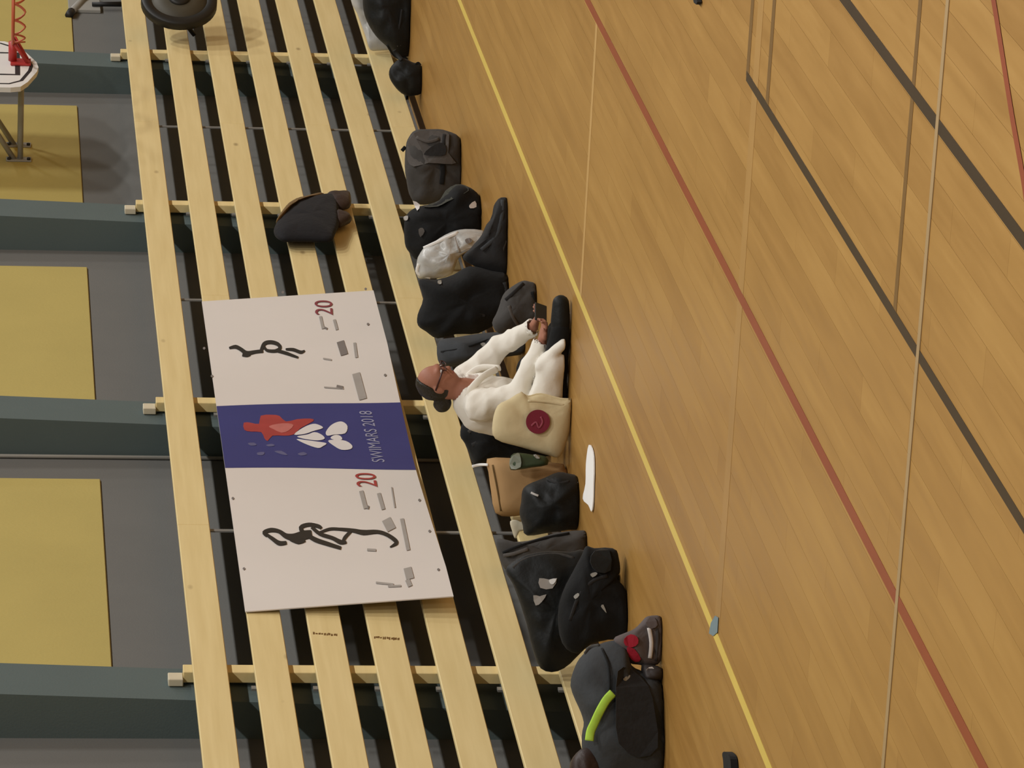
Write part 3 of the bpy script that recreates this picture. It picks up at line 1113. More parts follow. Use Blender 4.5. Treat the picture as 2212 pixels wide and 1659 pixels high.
# 6 dark grey trousers trailing over the floor
b6 = (1097, 500)
p = Puff('cloth_body', [(1074, 434), (1086, 426), (1097, 436), (1097, 483), (1100, 530), (1101, 580), (1092, 600), (1060, 590), (1015, 570), (1000, 555), (1018, 536), (1042, 508), (1052, 484), (1070, 462)], b6, 0.20, M['f_dark'], seed=7)
ks = [p.o, p.strap('fold', [(1086, 432), (1084, 470), (1072, 510), (1040, 540)], 9, M['f_slate'], None, 0.002, 0.5), p.strap('fold', [(1092, 520), (1085, 545), (1090, 575)], 8, M['f_grey2'], None, 0.002, 0.5)]
rootify(ks, 'trousers', 'dark grey trousers trailing off the black holdall with one narrow end', 'trousers', b6)
# 7 big black holdall
b7 = (1100, 640)
p = Puff('bag_body', [(905, 605), (940, 604), (978, 594), (1015, 575), (1060, 585), (1092, 598), (1100, 640), (1090, 668), (1070, 696), (1034, 720), (985, 722), (945, 731), (920, 716), (903, 703), (902, 680), (914, 645)], b7, 0.42, M['f_black'], seed=8)
ks = [p.o, p.patch('faded_logo', [(1030, 678), (1046, 678), (1047, 684), (1030, 684)], M['f_dark'], None),
      p.strap('carry_strap', [(1089, 610), (1094, 640), (1086, 668)], 10, M['f_dark'], None, 0.002, 0.4), p.patch('button', [(946, 606), (953, 605), (953, 613), (946, 613)], M['greypaint'], None)]
rootify(ks, 'holdall', 'largest black holdall right beside the seated person in white', 'bag', b7)
# 8 grey folded cloth
b8 = (1160, 664)
p = Puff('cloth_body', [(1127, 607), (1142, 608), (1152, 618), (1158, 656), (1161, 676), (1150, 700), (1116, 713), (1078, 720), (1064, 698), (1076, 671), (1088, 637), (1105, 620)], b8, 0.26, M['f_grey2'], seed=9)
ks = [p.o, p.strap('fold', [(1131, 612), (1110, 632), (1092, 648)], 8, M['f_dark'], None, 0.004, 0.4), p.strap('fold', [(1099, 660), (1108, 685), (1120, 704)], 7, M['f_grey'], None, 0.004, 0.4), p.strap('edge_piping', [(1150, 630), (1155, 665), (1157, 685)], 8, M['f_black'], None, 0.002, 0.4)]
rootify(ks, 'folded_jacket', 'grey folded jacket on the floor in front of the seated persons hands', 'jacket', b8)
# 9 slate bag behind the sleeve
b9 = (1140, 720)
p = Puff('bag_body', [(948, 737), (990, 728), (1031, 721), (1076, 717), (1110, 716), (1130, 726), (1120, 760), (1075, 775), (1030, 788), (990, 792), (960, 790), (946, 778)], b9, 0.38, M['f_slate'], seed=10, back=0.24)
ks = [p.o, p.strap('seam', [(952, 760), (1000, 752), (1060, 732)], 4, M['f_black'], None), p.patch('zip_pull', [(1038, 742), (1046, 740), (1050, 746), (1042, 748)], M['greypaint'], None)]
rootify(ks, 'duffel_bag', 'slate grey duffel bag behind the seated persons outstretched arm', 'bag', b9)
# 10 cream tote
b10 = (1222, 930)
p = Puff('tote_body', [(1100, 862), (1124, 848), (1141, 857), (1168, 852), (1211, 862), (1238, 861), (1230, 892), (1219, 949), (1207, 986), (1186, 984), (1126, 966), (1070, 948), (1064, 912), (1075, 876)], b10, 0.12, M['f_cream'], seed=11, back=-0.20, sub=3, p=4, wr=0.010)
ks = [p.o, p.patch('round_print', [(1162 + 26 * math.cos(a), 911 + 26 * math.sin(a)) for a in np.linspace(0, 2 * math.pi, 17)[:-1]], M['crimson'], None, 0.010, 0.003),
      p.strap('print_squiggle', [(1148, 920), (1158, 912), (1164, 924), (1172, 912), (1168, 900)], 4, M['crimson2'], None, 0.016, 0.2),
      p.strap('fold', [(1140, 866), (1180, 868), (1222, 876)], 5, M['f_cream'], None, 0.002, 0.4), p.strap('hem', [(1124, 848), (1141, 857), (1168, 852), (1211, 862), (1236, 863)], 6, M['f_cream'], None, 0.0, 0.6)]
rootify(ks, 'tote_bag', 'cream canvas tote bag with a round dark red print', 'tote bag', b10)
# 11 black bag behind the tote
b11 = (1190, 968)
p = Puff('bag_body', [(999, 914), (1018, 910), (1040, 918), (1073, 934), (1100, 955), (1132, 968), (1148, 980), (1125, 992), (1097, 990), (1052, 995), (1026, 1005), (1017, 987), (1004, 958), (994, 941)], b11, 0.22, M['f_black'], seed=12)
ks = [p.o, p.strap('webbing', [(1012, 934), (1030, 922), (1044, 918)], 8, M['f_grey2'], None, 0.004, 0.4), p.strap('webbing', [(1020, 962), (1042, 952), (1066, 946)], 9, M['f_dark'], None, 0.004, 0.4)]
rootify(ks, 'shoulder_bag', 'black shoulder bag wedged between the cream tote and the boards', 'bag', b11)
# 12 kraft paper bag and green box
b12 = (1216, 1030)
p = Puff('paper_bag_body', [(1052, 991), (1095, 989), (1140, 992), (1185, 998), (1216, 1012), (1214, 1060), (1180, 1100), (1130, 1112), (1100, 1116), (1070, 1108), (1061, 1063), (1055, 1020)], b12, 0.22, M['f_kraft'], seed=13, sub=2, p=6, q=1.6, wr=0.006)
ks = [p.o, p.strap('fold', [(1064, 1004), (1075, 1060), (1082, 1104)], 4, M['tan'], None, 0.0, 0.3), p.strap('paper_handle', [(1020, 1008), (1036, 1004), (1054, 1004)], 6, M['paper'], None, 0.0, 0.4)]
rootify(ks, 'paper_bag', 'open brown kraft paper bag beside the cream tote', 'paper bag', b12)
b13 = (1216, 1003)
p = Puff('carton_body', [(1104, 984), (1120, 978), (1150, 982), (1180, 986), (1183, 1004), (1150, 1010), (1110, 1016), (1101, 1010)], b13, 0.10, M['green'], seed=14, sub=2, p=6, q=1.6, wr=0.003, floor=False, back=-0.34)
ks = [p.o, p.patch('cap_end', [(1101, 992), (1118, 978), (1124, 988), (1124, 1009), (1104, 1013)], M['greygreen'], None, 0.004, 0.01), p.patch('silver_tab', [(1152, 982), (1164, 983), (1166, 990), (1158, 990)], M['greypaint'], None)]
rootify(ks, 'green_carton', 'small dark green carton with a pale cap lying on the kraft bag', 'carton', b13)
# 14 black bag by the white paper
b14 = (1252, 1085)
p = Puff('bag_body', [(1174, 1033), (1206, 1020), (1233, 1025), (1244, 1036), (1251, 1072), (1253, 1136), (1225, 1145), (1190, 1150), (1139, 1157), (1131, 1136), (1123, 1110), (1127, 1085), (1129, 1060), (1142, 1046)], b14, 0.34, M['f_black2'], seed=15)
ks = [p.o, p.strap('white_logo', [(1147, 1064), (1155, 1068), (1163, 1071)], 5, M['inkgrey'], None, 0.012, 0.2), p.strap('carry_strap', [(1180, 1034), (1205, 1044), (1230, 1040)], 6, M['f_dark'], None, 0.004, 0.4)]
rootify(ks, 'sports_bag', 'plain black sports bag with a tiny pale logo beside the white paper strip', 'bag', b14)
# paper strip on the floor
pts = [(1274, 961), (1283, 977), (1285, 1014), (1284, 1048), (1283, 1085), (1280, 1105), (1273, 1091), (1261, 1077), (1267, 1045), (1268, 1001)]
q3 = [onZ(x, y, 0.004) for x, y in smoothline(pts, 3, True)]
o = slab_poly('paper_strip', q3, (0, 0, 0.006), M['paper'])
tag(o, 'narrow white paper strip lying on the floor in front of the bags', 'paper')
# cream paper scrap
p = Puff('paper_scrap', [(1102, 1126), (1118, 1124), (1131, 1137), (1122, 1148), (1113, 1164), (1106, 1146)], (1238, 1135), 0.03, M['cream'], seed=16, wr=0.004)
tag(p.o, 'small cream paper scrap stuck between black bag and the lowest board', 'paper')
# 15 grey rolled jacket
b15 = (1272, 1165)
p = Puff('jacket_body', [(1074, 1164), (1100, 1170), (1141, 1168), (1190, 1154), (1222, 1148), (1256, 1146), (1270, 1160), (1262, 1190), (1232, 1200), (1185, 1205), (1139, 1212), (1100, 1230), (1088, 1226), (1078, 1200)], b15, 0.28, M['f_grey2'], seed=17, back=0.16)
ks = [p.o, p.strap('dark_seam', [(1086, 1194), (1120, 1180), (1180, 1162), (1230, 1152)], 6, M['f_black'], None, 0.004, 0.4), p.strap('edge', [(1088, 1200), (1110, 1196), (1140, 1186)], 8, M['f_grey'], None, 0.006, 0.4)]
rootify(ks, 'rolled_jacket', 'grey rolled jacket squeezed between two black bags', 'jacket', b15)
# 16 long black holdall
b16 = (1290, 1310)
p = Puff('bag_body', [(1092, 1232), (1110, 1212), (1139, 1198), (1185, 1190), (1232, 1192), (1262, 1190), (1290, 1240), (1300, 1300), (1280, 1360), (1245, 1420), (1205, 1450), (1168, 1444), (1150, 1400), (1138, 1350), (1126, 1310), (1108, 1262)], b16, 0.22, M['f_black2'], seed=18, back=0.26)
ks = [p.o, p.patch('white_tag', [(1165, 1249), (1186, 1252), (1203, 1249), (1193, 1271), (1167, 1270)], M['inkgrey'], None, 0.006, 0.008), p.patch('white_tag', [(1152, 1286), (1166, 1288), (1180, 1284), (1170, 1300), (1157, 1308)], M['inkgrey'], None, 0.006, 0.008),
      p.patch('bright_corner', [(1187, 1252), (1202, 1250), (1195, 1262), (1188, 1260)], M['paper'], None, 0.016, 0.004),
      p.strap('piping', [(1108, 1226), (1140, 1206), (1200, 1197), (1240, 1206)], 6, M['f_grey2'], None, 0.0, 0.4)]
rootify(ks, 'holdall', 'long black holdall with two pale luggage tags on its side', 'bag', b16)
# 17 black bag in front
b17 = (1337, 1300)
p = Puff('bag_body', [(1266, 1180), (1284, 1184), (1316, 1184), (1322, 1205), (1323, 1236), (1318, 1244), (1330, 1274), (1337, 1301), (1336, 1373), (1311, 1382), (1275, 1392), (1245, 1412), (1215, 1390), (1205, 1330), (1215, 1280), (1240, 1230), (1256, 1200)], b17, 0.20, M['f_black'], seed=19, back=-0.24)
ks = [p.o, p.patch('zip_pull', [(1275, 1240), (1286, 1236), (1290, 1240), (1280, 1247)], M['greypaint'], None), p.patch('zip_pull', [(1239, 1288), (1248, 1281), (1251, 1286), (1243, 1294)], M['greypaint'], None), p.patch('zip_pull', [(1298, 1310), (1303, 1306), (1310, 1324), (1304, 1318)], M['greypaint'], None),
      p.strap('carry_strap', [(1312, 1244), (1280, 1256), (1250, 1290), (1232, 1340)], 8, M['f_dark'], None, 0.004, 0.4),
      p.patch('end_pocket', [(1284, 1190), (1315, 1188), (1318, 1232), (1290, 1236), (1274, 1214)], M['f_black2'], None, 0.004, 0.02)]
rootify(ks, 'sports_bag', 'slumped black bag with pale zip pulls in front of the long holdall', 'bag', b17)
# 18 sneakers with red and white
b18 = (1424, 1400)
p = Puff('shoe_upper', [(1326, 1381), (1348, 1368), (1371, 1358), (1392, 1338), (1400, 1331), (1416, 1331), (1423, 1354), (1421, 1400), (1416, 1430), (1400, 1440), (1381, 1436), (1360, 1432), (1345, 1410)], b18, 0.13, M['shoegrey'], seed=20, back=-0.05)
ks = [p.o, p.patch('red_panel', [(1348, 1380), (1362, 1370), (1376, 1376), (1378, 1390), (1366, 1398), (1350, 1394)], M['shoered'], None, 0.006, 0.008), p.patch('red_panel', [(1354, 1398), (1370, 1402), (1384, 1424), (1372, 1430), (1358, 1418)], M['shoered'], None, 0.006, 0.008),
      p.strap('white_sole', [(1402, 1356), (1407, 1388), (1404, 1422)], 9, M['rubber'], None, 0.004, 0.4), p.strap('dark_sole', [(1418, 1340), (1421, 1380), (1417, 1428)], 7, M['rubberdark'], None, 0.0, 0.5), p.patch('toe_cap', [(1396, 1337), (1412, 1333), (1420, 1350), (1408, 1358), (1397, 1352)], M['shoegrey'], None, 0.006, 0.008)]
rootify(ks, 'sneaker', 'grey sneaker with red panel and white sole stripe beside the slate bag', 'shoe', b18)
b19 = (1420, 1460)
p = Puff('shoe_upper', [(1386, 1436), (1402, 1434), (1416, 1442), (1416, 1466), (1404, 1474), (1390, 1466)], b19, 0.12, M['rubberdark'], seed=21, back=-0.12)
ks = [p.o, p.patch('white_heel', [(1396, 1446), (1408, 1440), (1414, 1450), (1410, 1466), (1400, 1464)], M['rubber'], None, 0.006, 0.008)]
rootify(ks, 'sneaker', 'dark sneaker showing only its white heel under the slate bag', 'shoe', b19)
# 20 slate bag with lime strap
b20 = (1432, 1560)
p = Puff('bag_body', [(1261, 1412), (1295, 1391), (1334, 1383), (1350, 1396), (1362, 1436), (1392, 1452), (1412, 1472), (1420, 1510), (1428, 1570), (1434, 1630), (1434, 1680), (1400, 1700), (1330, 1700), (1285, 1690), (1262, 1640), (1258, 1590), (1262, 1560), (1250, 1527), (1234, 1480), (1244, 1440)], b20, 0.40, M['f_slate'], seed=22)
ks = [p.o, p.patch('dark_front', [(1334, 1450), (1362, 1446), (1400, 1482), (1414, 1540), (1420, 1615), (1380, 1636), (1336, 1606), (1330, 1530)], M['f_dark'], None, 0.024, 0.012),
      p.strap('lime_strap', [(1324, 1497), (1310, 1512), (1296, 1536), (1284, 1562), (1276, 1580), (1273, 1600)], 19, M['lime'], None, 0.030, 0.35),
      p.strap('seam', [(1300, 1400), (1315, 1440), (1318, 1490)], 5, M['f_black'], None, 0.006, 0.4), p.strap('top_grip', [(1264, 1412), (1276, 1398), (1294, 1394)], 8, M['f_grey2'], None, 0.004, 0.5),
      p.patch('reflector', [(1346, 1467), (1356, 1459), (1363, 1460), (1352, 1471)], M['greypaint'], None, 0.018)]
rootify(ks, 'kit_bag', 'large slate bag with a lime green strap nearest the viewer', 'bag', b20)
b21 = (1400, 1690)
p = Puff('leather_pouch', [(1246, 1626), (1268, 1614), (1290, 1620), (1300, 1650), (1300, 1720), (1240, 1720), (1230, 1660)], b21, 0.16, M['brown'], seed=23, floor=False, back=0.1)
tag(p.o, 'dark brown leather pouch peeping out behind the slate bag', 'pouch')
# black thing on the floor at the left edge
q3 = [onZ(x, y, 0.01) for x, y in ((1572, 1628), (1578, 1624), (1588, 1634), (1591, 1659), (1593, 1720), (1582, 1725), (1576, 1680), (1574, 1645))]
o = slab_poly('black_strap', [np.array([a[0], a[1], 0.004]) for a in smoothline(q3, 3, True)], (0, 0, 0.03), M['f_black'])
tag(o, 'black strap end lying alone on the floor near the yellow line', 'strap')
q3 = [onZ(x, y, 0.004) for x, y in ((1504, -12), (1510, -14), (1516, 4), (1513, 10), (1508, 6))]
o = slab_poly('dark_cap', q3, (0, 0, 0.02), M['f_black'])
tag(o, 'tiny dark object on the floor beyond the red line', 'small object')


# ------------------------------------------------------------------ the seated person
def sdf_capsule(P, a, b, r0, r1=None):
    r1 = r0 if r1 is None else r1
    a = np.asarray(a, np.float32)
    b = np.asarray(b, np.float32)
    ab = b - a
    t = np.clip(((P - a) @ ab) / (ab @ ab + 1e-9), 0, 1)
    return np.linalg.norm(P - a - t[..., None] * ab, axis=-1) - (r0 + (r1 - r0) * t)


def sdf_ell(P, c_, axes, rad):
    """ellipsoid with orthonormal axes (3x3 rows) and radii"""
    q = (P - np.asarray(c_, np.float32)) @ np.asarray(axes, np.float32).T
    rad = np.asarray(rad, np.float32)
    k0 = np.linalg.norm(q / rad, axis=-1)
    k1 = np.linalg.norm(q / (rad * rad), axis=-1) + 1e-6
    return k0 * (k0 - 1) / k1


def smin(a, b, k):
    h = np.clip(0.5 + 0.5 * (b - a) / k, 0, 1)
    return b + (a - b) * h - k * h * (1 - h)


def wav(P, sc, seed):
    rs = np.random.RandomState(seed)
    v = 0
    for i in range(7):
        dr = rs.normal(size=3)
        dr /= np.linalg.norm(dr)
        v = v + np.sin((P @ dr.astype(np.float32)) * sc * (0.7 + 0.25 * i) + rs.rand() * 6.28) / (1 + 0.4 * i)
    return v / 3.0


def surf(name, fn, lo, hi, h, mat, parent=None):
    """naive surface nets over a signed distance function"""
    lo = np.asarray(lo, float)
    n = np.ceil((np.asarray(hi, float) - lo) / h).astype(int) + 1
    ax = [lo[i] + h * np.arange(n[i]) for i in range(3)]
    G = np.stack(np.meshgrid(*ax, indexing='ij'), -1).astype(np.float32)
    D = fn(G)
    ins = D < 0
    nx, ny, nz = n
    cs = np.zeros((nx - 1, ny - 1, nz - 1), int)
    for dx in (0, 1):
        for dy in (0, 1):
            for dz in (0, 1):
                cs += ins[dx:nx - 1 + dx, dy:ny - 1 + dy, dz:nz - 1 + dz]
    act = (cs > 0) & (cs < 8)
    idx = -np.ones(act.shape, int)
    I = np.argwhere(act)
    idx[act] = np.arange(len(I))
    acc = np.zeros((len(I), 3))
    cnt = np.zeros(len(I))
    cor = [(0, 0, 0), (1, 0, 0), (0, 1, 0), (1, 1, 0), (0, 0, 1), (1, 0, 1), (0, 1, 1), (1, 1, 1)]
    for a in range(8):
        for b in range(a + 1, 8):
            A, B = np.array(cor[a]), np.array(cor[b])
            if np.abs(A - B).sum() != 1:
                continue
            da = D[tuple((I + A).T)]
            db = D[tuple((I + B).T)]
            mk = (da < 0) != (db < 0)
            t = np.where(mk, da / np.where(np.abs(da - db) < 1e-9, 1e-9, da - db), 0)
            p_ = I + A + t[:, None] * (B - A)
            acc += np.where(mk[:, None], p_, 0)
            cnt += mk
    V = lo + h * acc / cnt[:, None]
    F = []
    for axis in range(3):
        o1, o2 = [(1, 2), (2, 0), (0, 1)][axis]
        sl0 = [slice(1, -1)] * 3
        e0 = [slice(None)] * 3
        e1 = [slice(None)] * 3
        e0[axis] = slice(0, n[axis] - 1)
        e1[axis] = slice(1, n[axis])
        chg = ins[tuple(e0)] != ins[tuple(e1)]
        E_ = np.argwhere(chg)
        E_ = E_[(E_[:, o1] > 0) & (E_[:, o2] > 0) & (E_[:, o1] < n[o1] - 1) & (E_[:, o2] < n[o2] - 1)]
        q = []
        for (u_, v_) in ((0, 0), (-1, 0), (-1, -1), (0, -1)):
            c_ = E_.copy()
            c_[:, o1] += u_
            c_[:, o2] += v_
            q.append(idx[tuple(c_.T)])
        q = np.stack(q, 1)
        fl = ins[tuple(e0)][tuple(E_.T)]
        q[~fl] = q[~fl][:, ::-1]
        F.append(q)
    F = np.concatenate(F)
    F = F[(F >= 0).all(1)]
    return mesh_obj(name, V, F, mat, parent, True)


XM = 23.02


def at(px, py, dx=0.0):
    return onX(px, py, XM + dx)


def yat(py, X, Z):
    """Y of the point with given X, Z seen at picture row py"""
    y0, y1 = 6.5, 8.6
    for _ in range(40):
        ym = (y0 + y1) / 2
        if proj((X, ym, Z))[1] < py:
            y0 = ym
        else:
            y1 = ym
    return (y0 + y1) / 2


FW = np.array([0, -1.0, 0])
pel = at(1168, 890)
mid = at(1095, 884)
che = at(1042, 866)
nek = at(1004, 840)
hc = at(945, 827)
shN, shF = at(1036, 876, -0.18), at(1010, 820, 0.17)
elN, elF = at(1116, 852, -0.25), at(1082, 748, 0.21)
wrN, wrF = at(1170, 740, -0.22), at(1152, 706, 0.05)
kN = np.array([XM - 0.31, yat(846, XM - 0.31, 0.08), 0.082])
aN = np.array([XM - 0.29, yat(712, XM - 0.29, 0.055), 0.056])
tN = np.array([XM - 0.26, yat(658, XM - 0.26, 0.058), 0.058])
hN = pel + np.array([-0.10, 0, -0.03])
hF = pel + np.array([0.10, 0, -0.03])
kF = np.array([XM + 0.30, yat(800, XM + 0.30, 0.12), 0.12])
aF = np.array([XM + 0.02, yat(742, XM + 0.02, 0.07), 0.066])
tF = np.array([XM - 0.06, yat(712, XM - 0.06, 0.05), 0.05])
pel[2] = max(pel[2], 0.13)
tl = math.radians(20)
lh = np.array([1.0, 0, 0])
fh = np.array([-0.12, -math.cos(tl), -math.sin(tl)])
fh /= np.linalg.norm(fh)
lh = lh - fh * (lh @ fh)
lh /= np.linalg.norm(lh)
uh = np.cross(lh, fh)
if uh[2] < 0:
    uh = -uh
AX = np.stack([lh, fh, uh])


def hp3(l, f, u):
    return hc + lh * l + fh * f + uh * u


def hand_prims(W, E, side):
    """palm, four fingers of different length and a thumb, closing on the phone"""
    d0 = (W - E) / np.linalg.norm(W - E)
    d0 = d0 * 0.6 + np.array([0, -0.5, 0.1])
    d0 /= np.linalg.norm(d0)
    lat = np.array([side, 0, 0.25])
    lat = lat - d0 * (lat @ d0)
    lat /= np.linalg.norm(lat)
    nrm = np.cross(d0, lat)
    if nrm[2] < 0:
        nrm = -nrm
    pc = W + d0 * 0.055
    pr = [('e', pc, np.stack([lat, d0, nrm]), (0.040, 0.052, 0.017))]
    for k, (o_, ln) in enumerate(((-0.030, 0.060), (-0.010, 0.072), (0.010, 0.068), (0.029, 0.054))):
        b0 = W + d0 * 0.095 + lat * o_
        b1 = b0 + (d0 * 0.85 + nrm * 0.30) * ln * 0.5
        b2 = b1 + (d0 * 0.15 + nrm * 0.95 - lat * 0.1) * ln * 0.5
        pr.append(('c', b0, b1, 0.0105, 0.0095))
        pr.append(('c', b1, b2, 0.0095, 0.0080))
    th0 = W + d0 * 0.035 - lat * 0.034
    th1 = th0 - lat * 0.022 + d0 * 0.030 + nrm * 0.012
    th2 = th1 + d0 * 0.026 + nrm * 0.014 + lat * 0.010
    pr += [('c', th0, th1, 0.014, 0.0115), ('c', th1, th2, 0.0115, 0.009)]
    return pr, pc, d0, lat, nrm


hpN, pcN, dN, latN, nrN = hand_prims(wrN, elN, 1)
hpF, pcF, dF, latF, nrF = hand_prims(wrF, elF, -1)


def body_fn(P):
    d = sdf_ell(P, hc + uh * 0.012, AX, (0.074, 0.094, 0.103))
    d = smin(d, sdf_ell(P, hp3(0, 0.030, -0.055), AX, (0.055, 0.062, 0.058)), 0.03)
    d = smin(d, sdf_capsule(P, hp3(0, 0.088, 0.012), hp3(0, 0.106, -0.022), 0.008, 0.014), 0.014)     # nose
    d = smin(d, sdf_ell(P, hp3(0, 0.088, -0.052), AX, (0.022, 0.010, 0.010)), 0.010)                 # lips
    d = smin(d, sdf_capsule(P, hp3(-0.035, 0.084, 0.036), hp3(0.035, 0.084, 0.036), 0.010), 0.02)     # brow
    for s_ in (-1, 1):
        d = smin(d, sdf_ell(P, hp3(0.076 * s_, -0.008, -0.008), AX, (0.012, 0.020, 0.032)), 0.010)    # ears
        d = np.maximum(d, -(np.linalg.norm(P - hp3(0.031 * s_, 0.098, 0.014).astype(np.float32), axis=-1) - 0.014))
    d = smin(d, sdf_capsule(P, nek + np.array([0, 0.01, -0.03]), hp3(0, -0.025, -0.06), 0.056, 0.05), 0.03)
    tor = sdf_capsule(P, che, nek, 0.10, 0.06)
    tor = smin(tor, sdf_capsule(P, mid, che, 0.105, 0.11), 0.05)
    tor = smin(tor, sdf_capsule(P, pel, mid, 0.115, 0.10), 0.05)
    d = smin(d, tor, 0.03)
    for a, e, w_ in ((shN, elN, wrN), (shF, elF, wrF)):
        d = smin(d, sdf_capsule(P, che, a, 0.07, 0.055), 0.04)
        d = smin(d, sdf_capsule(P, a, e, 0.048, 0.038), 0.02)
        d = smin(d, sdf_capsule(P, e, w_, 0.038, 0.026), 0.015)
    for a, k, n_, t_ in ((hN, kN, aN, tN), (hF, kF, aF, tF)):
        d = smin(d, sdf_capsule(P, a, k, 0.075, 0.055), 0.03)
        d = smin(d, sdf_capsule(P, k, n_, 0.050, 0.036), 0.02)
        d = smin(d, sdf_capsule(P, n_, t_, 0.036, 0.026), 0.02)
    for pr, wst in ((hpN, wrN), (hpF, wrF)):
        hd = None
        for q in pr:
            v = sdf_ell(P, q[1], q[2], q[3]) if q[0] == 'e' else sdf_capsule(P, q[1], q[2], q[3], q[4])
            hd = v if hd is None else smin(hd, v, 0.006)
        hd = smin(hd, sdf_capsule(P, wst, wst * 0.6 + pr[0][1] * 0.4, 0.025, 0.024), 0.015)
        d = smin(d, hd, 0.01)
    return d


alls = np.array([pel, mid, che, nek, hc, shN, shF, elN, elF, wrN, wrF, kN, aN, tN, kF, aF, tF, pcN, pcF])
blo, bhi = alls.min(0) - 0.17, alls.max(0) + 0.17
blo[2] = max(blo[2], -0.02)


def floored(fn):
    return lambda P: np.maximum(fn(P), 0.006 - P[..., 2])


def jacket_fn(P):
    d = sdf_capsule(P, che + np.array([0, 0.005, 0]), nek + np.array([0, 0.02, -0.035]), 0.150, 0.085)
    d = smin(d, sdf_capsule(P, mid, che, 0.150, 0.15), 0.05)
    d = smin(d, sdf_capsule(P, pel + np.array([0, 0, 0.02]), mid, 0.160, 0.145), 0.05)
    # skirt of the jacket over the lap, falling over the nearer knee
    lapN = at(1196, 794, -0.33)
    lp = sdf_capsule(P, pel + np.array([-0.14, -0.02, -0.02]), lapN, 0.11, 0.075)
    lp = smin(lp, sdf_capsule(P, kN + np.array([-0.03, 0.03, 0.05]), lapN, 0.095, 0.08), 0.04)
    lp = smin(lp, sdf_capsule(P, pel + np.array([0.10, -0.05, 0.0]), at(1180, 775, 0.14), 0.11, 0.08), 0.05)
    lp = smin(lp, sdf_capsule(P, lapN, at(1180, 775, 0.14), 0.06, 0.07), 0.06)
    lp = smin(lp, sdf_capsule(P, at(1168, 790, -0.36), at(1216, 742, -0.36), 0.030, 0.024), 0.012)     # turned edge of the skirt
    d = smin(d, lp, 0.03)
    d = d + 0.030 * np.abs(wav(P, 20, 3)) - 0.010 + 0.006 * wav(P, 52, 5)
    for a, e, w_ in ((shN, elN, wrN), (shF, elF, wrF)):
        sl = sdf_capsule(P, che, a, 0.095, 0.082)
        sl = smin(sl, sdf_capsule(P, a, e, 0.080, 0.062), 0.03)
        sl = smin(sl, sdf_capsule(P, e, e + (w_ - e) * 0.93, 0.062, 0.050), 0.02)
        sl = sl + 0.018 * np.abs(wav(P, 34, 9)) - 0.006 + 0.003 * wav(P, 90, 4)
        d = smin(d, sl, 0.008)
    # open neck and cuffs
    nk = sdf_capsule(P, nek + np.array([0, -0.03, -0.02]), hp3(0, 0.0, -0.05), 0.074, 0.085)
    d = np.maximum(d, -nk)
    for e, w_ in ((elN, wrN), (elF, wrF)):
        ax_ = (w_ - e) / np.linalg.norm(w_ - e)
        cuff = sdf_capsule(P, w_ - ax_ * 0.012, w_ + ax_ * 0.12, 0.040, 0.06)
        d = np.maximum(d, -cuff)
    return np.maximum(d, 0.035 - P[..., 2])


def trouser_fn(P):
    d = sdf_capsule(P, hN + np.array([0, 0, -0.01]), kN, 0.100, 0.075)
    d = smin(d, sdf_capsule(P, hF + np.array([0, 0, -0.01]), kF, 0.105, 0.085), 0.04)
    d = smin(d, sdf_capsule(P, kN, aN, 0.078, 0.056), 0.03)
    d = smin(d, sdf_capsule(P, kF, aF, 0.080, 0.055), 0.03)
    d = d + 0.006 * wav(P, 34, 8)
    return np.maximum(d, 0.006 - P[..., 2])


def shoe_fn(a_, t_):
    dr = (t_ - a_) / np.linalg.norm(t_ - a_)

    def fn(P):
        d = sdf_capsule(P, a_ - dr * 0.03, t_ + dr * 0.01, 0.055, 0.040)
        d = smin(d, sdf_capsule(P, a_ + dr * 0.05, t_ + dr * 0.005, 0.05, 0.042), 0.02)
        return np.maximum(d, 0.006 - P[..., 2])
    return fn


def hair_fn(P):
    d = sdf_ell(P, hc + uh * 0.012 - fh * 0.010, AX, (0.081, 0.097, 0.110))
    q = (P - hc.astype(np.float32))
    cut = q @ fh.astype(np.float32) + 0.012 + np.minimum(0, 0.4 * (q @ uh.astype(np.float32)))
    d = np.maximum(d, cut)
    d = smin(d, sdf_ell(P, hp3(0, -0.105, -0.075), AX, (0.045, 0.055, 0.048)), 0.02)
    return d + 0.004 * wav(P, 70, 2)


